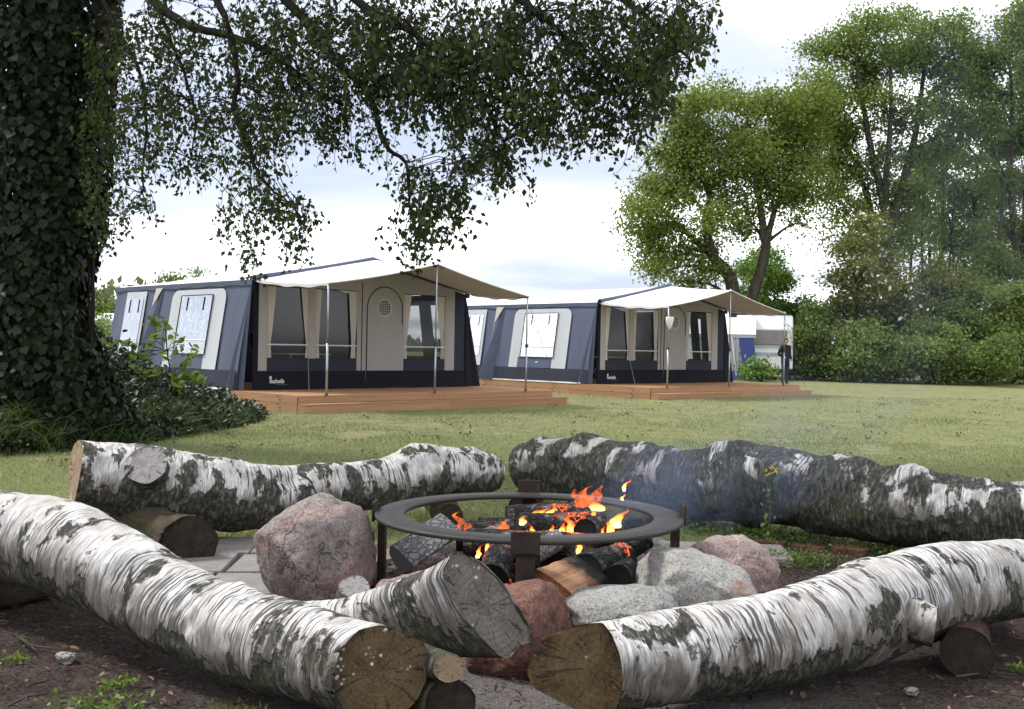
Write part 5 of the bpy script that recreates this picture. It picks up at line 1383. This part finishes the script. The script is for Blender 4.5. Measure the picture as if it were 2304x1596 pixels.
# maple sapling
sap = thing('maple_sapling', 'slender maple sapling with bright leaves before the side of the nearer tent', 'sapling', tuple(Vector((P(388, 880, 15.2).x, 15.2, 0)))); sr = Vector(sap.location)
mb = MB(); stem = [Vector((0, 0, 0)), P(384, 850, 15.2) - sr, P(376, 790, 15.2) - sr, P(372, 735, 15.2) - sr, P(366, 715, 15.2) - sr]
mb.tube(catmull(stem, 12), .010, 6)
SC, SD = [], []
for (u, v) in [(372, 730), (355, 722), (400, 760), (415, 775), (340, 765), (300, 775), (320, 800), (285, 800), (380, 800), (410, 820), (430, 838), (350, 830), (395, 850), (330, 845), (300, 825), (365, 760), (425, 800), (275, 770), (445, 855), (405, 868)]:
    d = 15.2 + random.gauss(0, .25); e = P(u, v, d) - sr
    b_ = stem[min(range(5), key=lambda i: (stem[i] - e).length)]
    mb.tube([b_, b_.lerp(e, .5) + Vector((0, 0, .04)), e], [.006, .005, .003], 4)
    for _ in range(7):
        SC.append(tuple(e + Vector((random.gauss(0, .06), random.gauss(0, .06), random.gauss(0, .035))))); SD.append((random.gauss(0, .8), random.gauss(0, .8), random.gauss(-.35, .3)))
mb.obj('stem', M['branch'], sap, True)
SC = np.array(SC); o = scatter('leaves', SC, np.array(SD), rnd_dirs(len(SC), 1.0), rng.uniform(.08, .15, len(SC)), M['sapleaf'], sap, IVY)

# ------------------------------------------------------------------ trees and bushes on the right
def tree(name, label, base_u, d, trunks, blobs, mat, leaf=(.13, .24), per=260, cat='tree', group='trees along the right side', bark='trunk', r0=.28, crown='crown', blossom=0, clump=.42):
    bx = P(base_u, 800, d); zb = gz(bx.x, d)
    root = thing(name, label, cat, (bx.x, d, zb), 0, group); ro = Vector(root.location)
    mb = MB(); nodes = []
    for tr, tr0, tr1 in trunks:
        pts = [P(u, v, d + dd) - ro for u, v, dd in tr]
        if tr[0][1] > 600: pts[0].z = min(pts[0].z, -.05) if tr[0][1] > 780 else pts[0].z
        nodes += [(c, tr0 + (tr1 - tr0) * i / (len(pts) * 5)) for i, c in enumerate(limb_tube(mb, pts, tr0, tr1, 8, .05, 5))]
    npos = np.array([tuple(c) for c, r in nodes])
    LC_, LN_, T_ = [], [], []
    bl = []
    for b in blobs:
        u, v, ru, rv = b[:4]; dd = b[4] if len(b) > 4 else random.gauss(0, 1.0); dn = b[5] if len(b) > 5 else 1.0
        c = P(u, v, d + dd) - ro; rx, rz = px(ru * 1.18, d), px(rv * 1.18, d); ry = (rx + rz) * .5
        ok = [i for i in range(len(npos)) if npos[i][2] < c.z + .3] or list(range(len(npos)))
        k = min(ok, key=lambda i: (npos[i][0] - c.x) ** 2 + (npos[i][1] - c.y) ** 2 + 1.2 * (npos[i][2] - c.z + .8) ** 2)
        s = Vector(npos[k]); rr = max(.025, min(nodes[k][1] * .6, .10))
        mid = s.lerp(c, .5) + Vector((0, 0, .12 * (c - s).length))
        Cb = limb_tube(mb, [s, mid, c + Vector((0, 0, rz * .3))], rr, .02, 6, .06, 4)
        nsub = max(4, int(9 * dn))
        for _ in range(nsub):
            th = random.random() * 6.283; z = random.uniform(-.8, 1); q = math.sqrt(max(0, 1 - z * z)) ; rad = random.uniform(.55, .98)
            e = c + Vector((rx * q * math.cos(th), ry * q * math.sin(th), rz * z)) * rad
            s2 = Cb[random.randrange(len(Cb) // 2, len(Cb))]
            mb.tube([s2, s2.lerp(e, .55) + Vector((random.gauss(0, .08), random.gauss(0, .08), .06)), e], [.022, .015, .006], 4, False)
            m_ = int(per * rx * rz * dn / 2.2 / nsub * 1.35) + 8
            for _k in range(m_):
                g = Vector((random.gauss(0, 1), random.gauss(0, 1), random.gauss(0, .62))) * clump
                LC_.append(tuple(e.lerp(s2, random.random() * .25) + g)); LN_.append(tuple((g * .8 + (e - c).normalized() * .35 + Vector((0, 0, .45))))); 
                T_.append(.42 + .28 * g.z / clump + .2 * z)
    mb.obj('trunk', M[bark], root, True)
    LC_ = np.array(LC_); LN_ = np.array(LN_); k = len(LC_)
    keep = LC_[:, 2] > .03; LC_ = LC_[keep]; LN_ = LN_[keep]; T_ = np.array(T_)[keep]; k = len(LC_)
    # tint by kind of shoot, not by light
    o = scatter(crown, LC_, rnd_dirs(k, -.15), LN_ + rng.normal(0, .5, LN_.shape), rng.uniform(leaf[0], leaf[1], k), mat, root, LEAF4, None, np.clip(rng.normal(.5, .27, k), 0, 1))
    tag(o, kind='stuff')
    if blossom:
        sel = rng.choice(k, blossom); o = scatter('blossom', LC_[sel] + np.array([0, -.1, .06]), rnd_dirs(blossom), rnd_dirs(blossom, .5), rng.uniform(.12, .24, blossom), M['blossom'], root, OVAL); tag(o, kind='stuff')
    return root
tree('oak_tree', 'broad spreading oak with fresh leaves above the farther tent', 1660, 46,
     [([(1668, 800, 0), (1647, 640, 0), (1607, 582, 0), (1592, 522, 0), (1597, 441, 0), (1581, 380, .5), (1560, 300, .5)], .34, .06), ([(1668, 760, 0), (1720, 572, -.4), (1718, 532, -.4), (1708, 441, -.4), (1690, 340, -.6), (1680, 260, 0)], .26, .05), ([(1720, 560, -.4), (1738, 491, -.6), (1773, 390, -.8), (1770, 300, -.5)], .16, .05), ([(1607, 582, 0), (1540, 520, 1), (1490, 470, 1.5)], .16, .05)],
     [(1468, 455, 62, 52), (1442, 520, 48, 48), (1462, 575, 48, 36), (1500, 385, 66, 55), (1545, 290, 62, 52), (1585, 235, 60, 42), (1660, 215, 70, 48), (1600, 330, 72, 55), (1690, 290, 72, 60), (1735, 235, 52, 50), (1762, 345, 60, 55), (1650, 400, 70, 50), (1545, 440, 60, 45), (1530, 585, 60, 34), (1480, 620, 44, 26), (1615, 500, 46, 36), (1705, 400, 50, 42), (1800, 270, 52, 60), (1810, 350, 40, 40), (1580, 560, 40, 30), (1445, 470, 36, 36), (1650, 470, 44, 36), (1780, 450, 50, 36, 0, .5), (1800, 510, 44, 30, 0, .35), (1560, 640, 50, 22), (1740, 440, 44, 40), (1690, 510, 44, 34), (1505, 520, 48, 40), (1600, 610, 40, 24), (1790, 400, 44, 40), (1640, 330, 50, 44), (1520, 340, 40, 40), (1825, 230, 44, 50), (1820, 430, 44, 44), (1770, 300, 44, 44), (1560, 390, 44, 40), (1690, 350, 44, 44)],
     M['oak'], (.10, .19), per=2100)
tree('tall_oak_tree', 'tall twin stemmed oak rising highest among the trees on the right', 1998, 49,
     [([(2004, 800, 0), (2000, 640, 0), (1995, 540, 0), (1990, 460, 0), (1962, 350, 0), (1940, 220, 0), (1925, 130, 0)], .40, .05), ([(1995, 540, 0), (2035, 400, .4), (2060, 300, .6), (2075, 190, .6), (2085, 110, .6)], .24, .05), ([(1990, 470, 0), (2000, 330, -.5), (2005, 200, -.5), (1998, 100, 0)], .18, .04), ([(1965, 640, 1.0), (1962, 500, 1.0), (1930, 380, 1.0), (1880, 280, 1.0)], .22, .05)],
     [(1848, 130, 46, 48), (1832, 205, 52, 55), (1895, 85, 48, 42), (1955, 62, 48, 40), (2035, 52, 52, 36), (2108, 62, 50, 40), (1912, 190, 60, 55), (1998, 140, 62, 55), (2088, 150, 62, 55), (2145, 130, 40, 52), (1850, 300, 60, 52), (1935, 300, 66, 46), (2042, 265, 72, 52), (2125, 235, 56, 55), (1878, 385, 46, 44), (1952, 415, 52, 50), (2008, 470, 44, 48), (1905, 470, 40, 40), (2075, 360, 50, 40), (1820, 380, 40, 30, 0, .5), (1930, 540, 40, 40, 0, .9), (2160, 190, 30, 50), (1860, 250, 44, 50), (1890, 330, 44, 44), (1985, 230, 50, 44), (2000, 360, 50, 44), (2060, 430, 44, 44), (1850, 450, 44, 44), (2040, 530, 44, 40), (1890, 540, 44, 40), (2120, 320, 44, 44), (1970, 540, 40, 40), (2060, 100, 50, 44), (1930, 120, 44, 44), (2160, 80, 30, 40)],
     M['ash'], (.10, .19), per=1900)
tree('woodland_tree', 'tree at the right edge veiled by drifting smoke', 2280, 50,
     [([(2285, 800, 0), (2288, 600, 0), (2272, 400, 0), (2278, 250, 0), (2270, 120, 0)], .26, .05), ([(2300, 780, .5), (2306, 500, .5), (2312, 300, .5), (2320, 100, .5)], .20, .05), ([(2255, 800, -1), (2250, 560, -1), (2262, 400, -1)], .14, .05)],
     [(2238, 110, 56, 52), (2285, 55, 50, 55), (2330, 130, 50, 60), (2225, 200, 56, 55), (2290, 190, 56, 60), (2198, 285, 48, 50), (2262, 300, 60, 55), (2330, 300, 50, 60), (2235, 395, 50, 42), (2300, 420, 50, 50), (2250, 500, 44, 40, 0, .7), (2310, 540, 44, 50, 0, .9), (2360, 220, 60, 90), (2200, 140, 44, 50), (2250, 250, 50, 50), (2300, 330, 50, 50), (2280, 120, 44, 50), (2190, 210, 40, 44)],
     M['dkleaf'], (.11, .20), per=1500)
tree('woodland_tree', 'slender dark stemmed tree left of the smoke veiled tree', 2190, 54,
     [([(2192, 800, 0), (2200, 600, 0), (2192, 450, 0), (2205, 340, 0)], .20, .05), ([(2110, 800, 1), (2112, 640, 1), (2120, 520, 1), (2122, 400, 1), (2130, 300, 1)], .17, .04)],
     [(2135, 300, 50, 44), (2170, 350, 50, 44), (2200, 430, 50, 42), (2150, 470, 48, 44), (2180, 540, 48, 50), (2120, 580, 40, 40, 0, .5), (2220, 560, 40, 44), (2110, 420, 36, 32, 0, .5), (2165, 600, 40, 36)],
     M['dkleaf'], per=1000)
for (u, lb, bl) in [(2090, 'pale crowned tree standing behind the gap right of the tall oak', [(2060, 420, 50, 50), (2110, 380, 50, 50), (2085, 500, 50, 50), (2050, 560, 44, 44, 0, .7), (2130, 520, 44, 50, 0, .7)]), (2235, 'green crown filling the gap between the two right hand trees', [(2220, 330, 50, 60), (2250, 430, 56, 60), (2215, 520, 50, 60), (2160, 430, 44, 50), (2270, 560, 50, 50)]), (2350, 'tree crown just beyond the right edge of the view', [(2330, 60, 60, 60), (2340, 200, 60, 80), (2330, 380, 60, 80), (2330, 520, 50, 60), (2390, 300, 70, 120)])]:
    tree('woodland_tree', lb, u, 60, [([(u, 800, 0), (u + 3, 640, 0), (u - 4, bl[2][1], 0), (bl[0][0], bl[0][1], 0)], .16, .04)], bl, M['dkleaf'], (.15, .27), 1100)
for (u, lb, pts) in [(2052, 'thin bare lower stem just right of the tall twin oak', [(2050, 800, 2), (2048, 640, 2), (2052, 520, 2), (2040, 430, 2), (2050, 350, 2)]), (2082, 'thin forked stem between the tall oak and the slender dark tree', [(2080, 800, 2), (2076, 640, 2), (2074, 520, 2), (2082, 440, 2), (2075, 360, 2)]), (2140, 'leaning thin stem in front of the slender dark tree', [(2128, 800, 1), (2134, 640, 1), (2140, 520, 1), (2150, 420, 1)])]:
    tree('young_tree', lb, u, 52, [(pts, .10, .03)], [(pts[-1][0] + 10, pts[-1][1] + 10, 34, 32, 2, .8), (pts[-1][0] - 16, pts[-1][1] + 70, 26, 24, 2, .5), (pts[-1][0] + 24, pts[-1][1] + 110, 26, 24, 2, .5)], M['dkleaf'], per=800)
def bush(label, blobs, d, mat, u0, leaf=(.09, .18), per=3600, blossom=0, name='bush', cat='bush', group='bushes along the right side'):
    b0 = blobs[0]
    blobs = list(blobs) + [(q[0], 832, q[2], 14, 0, 1.6) for q in blobs if q[1] > 735]
    tr = [([(u0, 850, 0), (u0 + 4, (850 + b0[1]) / 2, 0), (b0[0], b0[1], 0)], .05, .03)]
    return tree(name, label, u0, d, tr, blobs, mat, leaf, per, cat, group, blossom=blossom, crown='foliage', clump=.30)
bush('bright green young tree right behind the farther tent canopy', [(1700, 595, 36, 36), (1735, 610, 36, 40), (1688, 650, 34, 34), (1745, 655, 42, 42), (1715, 710, 46, 44), (1762, 720, 42, 50), (1800, 720, 34, 50), (1775, 790, 44, 44), (1735, 570, 18, 26, 0, .7)], 50, M['bright'], 1740, name='young_tree', cat='tree', group='trees along the right side')
bush('dark bush with pale sapling stems right of the standing person', [(1825, 740, 34, 50), (1850, 790, 40, 40), (1815, 810, 30, 30), (1850, 710, 30, 30)], 42.5, M['dkleaf'], 1832)
bush('hawthorn with scattered white blossom left of the tall oak', [(1925, 590, 44, 44), (1905, 650, 46, 44), (1965, 640, 44, 40), (1950, 530, 34, 40), (1890, 710, 44, 40), (1945, 700, 50, 44)], 43.5, M['brleaf'], 1922, blossom=420, name='hawthorn')
bush('blossoming hawthorn below the tall twin oak', [(1995, 620, 40, 44), (2010, 690, 50, 44), (2055, 690, 44, 40), (1985, 740, 44, 40)], 44, M['brleaf'], 2004, blossom=380, name='hawthorn')
bush('rounded bush at the lawn edge below the hawthorns', [(1930, 800, 52, 38), (1985, 790, 56, 46), (1955, 760, 50, 36)], 41.5, M['bush'], 1952)
bush('wide bush at the lawn edge right of the rounded bush', [(2060, 795, 60, 42), (2120, 790, 56, 46), (2090, 755, 56, 38)], 41, M['bush'], 2086)
bush('tall bush behind the wide lawn edge bush', [(2080, 735, 50, 44), (2130, 700, 54, 50), (2180, 680, 50, 48), (2160, 740, 50, 44)], 44, M['bush'], 2126)
bush('low bush at the far right of the lawn edge', [(2185, 815, 56, 30), (2240, 800, 44, 40)], 40.5, M['dkleaf'], 2205)
bush('loose pale shrub rising behind the hedge left of the smoke', [(2090, 650, 50, 44), (2140, 640, 44, 40), (2060, 660, 40, 36), (2110, 600, 30, 30, 0, .6)], 46, M['brleaf'], 2100)
bush('loose green shrub rising behind the hedge at the right', [(2200, 640, 50, 44), (2260, 630, 44, 44), (2310, 650, 44, 44), (2230, 590, 36, 34, 0, .6)], 46.5, M['dkleaf'], 2240)
bush('big bush at the right edge of the view', [(2225, 715, 50, 55), (2275, 690, 50, 60), (2310, 740, 50, 60), (2270, 770, 50, 44), (2330, 790, 50, 44)], 43, M['bush'], 2276)
bush('bush beyond the right edge of the view', [(2400, 760, 70, 80), (2480, 770, 70, 70), (2380, 690, 50, 50)], 43, M['bush'], 2420)
bush('small bush at the foot of the caravan', [(1712, 826, 13, 12), (1690, 832, 10, 8)], 40, M['bright'], 1712, per=2500)
# far left and behind the nearer tent
tree('far_tree', 'far pale tree left of the nearer tent', 205, 78, [([(205, 800, 0), (205, 720, 0), (206, 680, 0)], .2, .05)], [(175, 690, 30, 26), (215, 684, 34, 26), (250, 698, 26, 18), (140, 690, 30, 30)], M['farleaf'], (.25, .4), 500, group='far trees on the left')
tree('far_tree', 'dark treetop peeping over the roof of the nearer tent', 390, 74, [([(392, 800, 0), (392, 700, 0), (392, 640, 0)], .2, .05)], [(390, 634, 24, 13), (380, 650, 24, 20)], M['dkleaf'], (.2, .3), 900, group='far trees on the left')
tree('far_tree', 'small bright treetop above the roof of the nearer tent', 442, 76, [([(441, 800, 0), (441, 700, 0), (441, 615, 0)], .14, .03)], [(441, 615, 9, 11), (441, 640, 16, 20)], M['bright'], (.16, .24), 700, group='far trees on the left')
tree('shrub', 'sunlit yellow green shrub behind the undergrowth on the left', 205, 30, [([(200, 830, 0), (202, 760, 0), (203, 720, 0)], .05, .02)], [(205, 700, 20, 22), (192, 730, 20, 24), (222, 735, 14, 20)], M['sapleaf'], (.08, .14), 2200, cat='shrub', group='shrubs behind the undergrowth')
tree('hedge', 'clipped dark hedge left of the nearer tent', 240, 48, [([(240, 860, 0), (240, 790, 0), (240, 750, 0)], .08, .03)], [(215, 755, 26, 26, 0), (250, 760, 26, 26, 0), (180, 765, 30, 26, 0), (285, 765, 26, 26, 0)], M['bush'], (.1, .18), 1800, cat='hedge', group='shrubs behind the undergrowth')
# a distant belt of woodland closing the horizon all round
k = 26000
an = rng.uniform(-1.35, 1.35, k); rr = rng.uniform(150, 190, k); hh = 9 * (0.65 + .35 * np.sin(an * 23) * np.sin(an * 7 + 1)) 
cz_ = rng.random(k) ** .8 * hh * np.where(np.abs(an + .02) < .2, 0.25, 1.0)
wc = np.stack([rr * np.sin(an), rr * np.cos(an), .4 + cz_], 1)
o = scatter('far_woodland', wc, rnd_dirs(k, -.1), rnd_dirs(k, .5), rng.uniform(1.0, 1.9, k), M['farleaf'], None, LEAF4); tag(o, 'far belt of woodland closing the horizon behind the tents', 'woodland', kind='stuff')

# ------------------------------------------------------------------ small plants and litter round the hearth
def tuft(label, u, v, n, spread, hgt, mat, name='weed_tuft', flowers=0, leafy=True):
    g = G(u, v); t = thing(name, label, 'plant', (g.x, g.y, 0), 0, 'weeds round the hearth')
    C = np.stack([rng.normal(0, spread, n), rng.normal(0, spread * .6, n), np.full(n, -.005)], 1)
    tag(arched('blades', C, rng.normal(0, .45, (n, 3)) + np.array([0, 0, 1]), rng.uniform(.4, 1, n) * hgt, .0032, mat, t), kind='stuff')
    if leafy:
        m_ = n * 2; C2 = np.stack([rng.normal(0, spread, m_), rng.normal(0, spread * .6, m_), rng.uniform(.005, hgt * .6, m_)], 1)
        tag(scatter('leaves', C2, rnd_dirs(m_, .3), rnd_dirs(m_, 1.2), rng.uniform(.012, .03, m_), M['weed'], t, OVAL), kind='stuff')
    if flowers:
        C3 = np.stack([rng.normal(0, spread, flowers), rng.normal(0, spread * .6, flowers), rng.uniform(hgt * .5, hgt, flowers)], 1)
        tag(scatter('flowers', C3, rnd_dirs(flowers), rnd_dirs(flowers, 1), .02, M['yellow'], t, OVAL), kind='stuff')
tuft('leafy green weed clump on the soil before the brick edging', 1800, 1268, 150, .13, .12, M['longgrass'], flowers=5)
tuft('small weed patch at the bottom left on the bark litter', 225, 1590, 60, .09, .05, M['weed'])
tuft('tiny weed sprig on the soil near the front left log', 265, 1545, 26, .035, .04, M['weed'])
tuft('weed sprig at the left edge of the bark litter', 30, 1488, 18, .03, .035, M['weed'])
tuft('grass tuft under the back right log by the paving', 1640, 1200, 220, .20, .09, M['longgrass'], 'grass_tuft')
tuft('grass tuft below the knobbly back right log', 1780, 1212, 240, .20, .09, M['longgrass'], 'grass_tuft')
tuft('grass tuft at the foot of the back right log near the front right log', 1985, 1240, 160, .14, .08, M['longgrass'], 'grass_tuft')
tuft('grass tuft between the fire ring and the back right log', 1565, 1186, 120, .10, .07, M['grass'], 'grass_tuft')
tuft('small weed at the right edge of the bare soil', 2296, 1508, 18, .03, .035, M['weed'])
# mossy cushion under the front left log
g = P(510, 1596, 3.42); n = 1500
C = np.stack([rng.normal(g.x, .10, n), rng.normal(3.44, .05, n), np.zeros(n)], 1); C[:, 2] = np.maximum(0.004, .035 - ((C[:, 0] - g.x) / .2) ** 2 * .03)
o = scatter('moss_cushion', C, rng.normal(0, .5, (n, 3)) + np.array([0, 0, 1]), rng.normal(size=(n, 3)), rng.uniform(.008, .02, n), M['moss'], None, BLADE, .005); tag(o, 'yellow green moss cushion on the soil under the front left log', 'moss', kind='stuff')
# ragwort in front of the back right log
w0 = P(1728, 1200, 6.85); yl = thing('yellow_weed', 'tall thin weed with yellow flowers before the back right log', 'plant', (w0.x, 6.85, 0))
mb = MB(); tip = P(1733, 1062, 6.85) - Vector(yl.location)
mb.tube([(0, 0, 0), (.01, 0, tip.z * .5), tip], [.0045, .0035, .002], 5)
fl_ = []
for (du, dv) in [(0, -8), (-9, -3), (9, 0), (3, 4), (-6, 6), (12, -8), (6, -12)]:
    e = tip + Vector((px(du, 6.85), random.gauss(0, .012), -px(dv, 6.85))); mb.tube([tip - Vector((0, 0, .06)), e], .0022, 4); fl_ += [tuple(e + Vector((random.gauss(0, .006), random.gauss(0, .006), random.gauss(0, .004)))) for _ in range(7)]
mb.obj('stem', M['weed'], yl); fl_ = np.array(fl_); scatter('flowers', fl_, rnd_dirs(len(fl_)), rnd_dirs(len(fl_), .8), .014, M['yellow'], yl, OVAL)
C = np.stack([rng.normal(0, .02, 40), rng.normal(0, .02, 40), rng.uniform(.03, tip.z * .85, 40)], 1); scatter('leaves', C, rnd_dirs(40, -.2), rnd_dirs(40, .8), rng.uniform(.02, .05, 40), M['weed'], yl, OVAL)
# dark clippings and worm casts scattered over the lawn
cl_ = []
for _ in range(330):
    y = random.uniform(9, 30) ; x = random.uniform(-.45, .5) * y
    if in_deck(x, y): continue
    for _k in range(random.randint(4, 14)): cl_.append((x + random.gauss(0, .07), y + random.gauss(0, .05), gz(x, y) + .02 + random.uniform(0, .02)))
cl_ = np.array(cl_); k = len(cl_); nn = rng.normal(0, .5, (k, 3)); nn[:, 2] = 1
o = scatter('lawn_clippings', cl_, rnd_dirs(k), nn, rng.uniform(.02, .06, k), leafmat('dry_clippings', (0.08, 0.07, 0.04), (0.24, 0.20, 0.12), 0.0, 0.9, 0.1), None, OVAL); tag(o, 'dark dry clippings and worm casts dotted over the lawn', 'clippings', kind='stuff')
# bark chips, needles and dead leaves on the soil
n = 12000; C = np.stack([rng.uniform(-3.2, 3.4, n), rng.uniform(2.9, 6.6, n), np.full(n, .006)], 1)
C = C[[soil_mask(c[0], c[1]) > .4 for c in C]]; n = len(C)
C[:, 2] += rng.uniform(-.004, .008, n)
dd = rng.normal(size=(n, 3)); dd[:, 2] *= .15; nn = rng.normal(0, .3, (n, 3)); nn[:, 2] = 1
sz = rng.uniform(.008, .04, n) * np.where(rng.random(n) < .04, 1.9, 1.0)
o = scatter('bark_litter', C, dd, nn, sz, M['litter'], None, OVAL, sz * rng.uniform(.12, .8, n), rng.random(n) ** 2.2); tag(o, 'bark chips, needles and dead leaves strewn on the soil', 'litter', kind='stuff')
for i, (pa, lb) in enumerate([(((35, 1435), (70, 1460), (150, 1470)), 'forked dry twig on the bark litter left of the front log'), (((1800, 1312), (1870, 1306), (1930, 1298)), 'dry stick lying on the soil behind the front right log'), (((20, 1596), (60, 1575), (110, 1568)), 'dry twig at the bottom left corner'), (((2150, 1530), (2220, 1520), (2290, 1525)), 'dry twig on the soil below the front right log')]):
    g = [G(*q) + Vector((0, 0, .012)) for q in pa]; mb = MB(); mb.tube([g[0], g[1], g[2]], [.006, .005, .003], 5); mb.tube([g[1], g[1].lerp(g[2], .4) + Vector((.0, -.08, .006))], [.004, .002], 5)
    o = mb.obj('dry_twig', M['trunk'], None, True); tag(o, lb, 'twig')

# ------------------------------------------------------------------ smoke drifting off to the right
path = [(1270, 1150, 5.25, .16), (1400, 1110, 5.4, .22), (1560, 1085, 5.6, .26), (1700, 1060, 5.8, .30), (1850, 930, 6.2, .36), (2010, 720, 6.8, .50), (2150, 480, 7.5, .75), (2260, 230, 8.2, 1.0), (2330, -20, 9.0, 1.2)]
pts = [W4(*q) for q in path]; C = catmull([Vector(p) for p in pts], 40)
V = []; k = 20
for i, c in enumerate(C):
    t = (Vector(C[min(i + 1, 40)][:3]) - Vector(C[max(i - 1, 0)][:3])).normalized(); a_ = t.orthogonal().normalized(); b_ = t.cross(a_)
    for j in range(k):
        th = 6.28318 * j / k; V.append(tuple(Vector(c[:3]) + (a_ * math.cos(th) + b_ * math.sin(th)) * c[3] * (1 + .2 * fbm((i * .3, math.cos(th), math.sin(th)), 2))))
Fs = [(i * k + j, i * k + (j + 1) % k, (i + 1) * k + (j + 1) % k, (i + 1) * k + j) for i in range(40) for j in range(k)]
Fs += [tuple(range(k - 1, -1, -1)), tuple(40 * k + j for j in range(k))]
me = bpy.data.meshes.new('smoke'); me.from_pydata(V, [], Fs); me.update()
m = NM('thin_blue_smoke'); m.t.nodes.remove(m.b)
pv = m.n('VolumePrincipled'); pv.inputs['Color'].default_value = (0.45, 0.58, 0.95, 1); pv.inputs['Anisotropy'].default_value = 0.3
nz = m.noise(m.scale(m.obj(), (1.3, 1.3, 1.0)), 1.5, 4, 0.55, 0.6)
zz_ = m.sepx(m.obj())[2]
m.L(m.math('MULTIPLY', m.math('MULTIPLY', m.ramp(nz, [(0.42, 0), (0.68, 1)]), m.ramp(m.math('MULTIPLY', zz_, 0.25), [(0.1, 0.5), (0.28, 0.06), (0.6, 0.035), (1.0, 0.03)])), 1.0), pv.inputs['Density'])
m.L(pv.outputs[0], m.out.inputs['Volume'])
sm_o = link('smoke', me, m.m); tag(sm_o, 'thin bluish smoke drifting from the fire up to the right', 'smoke', kind='stuff')
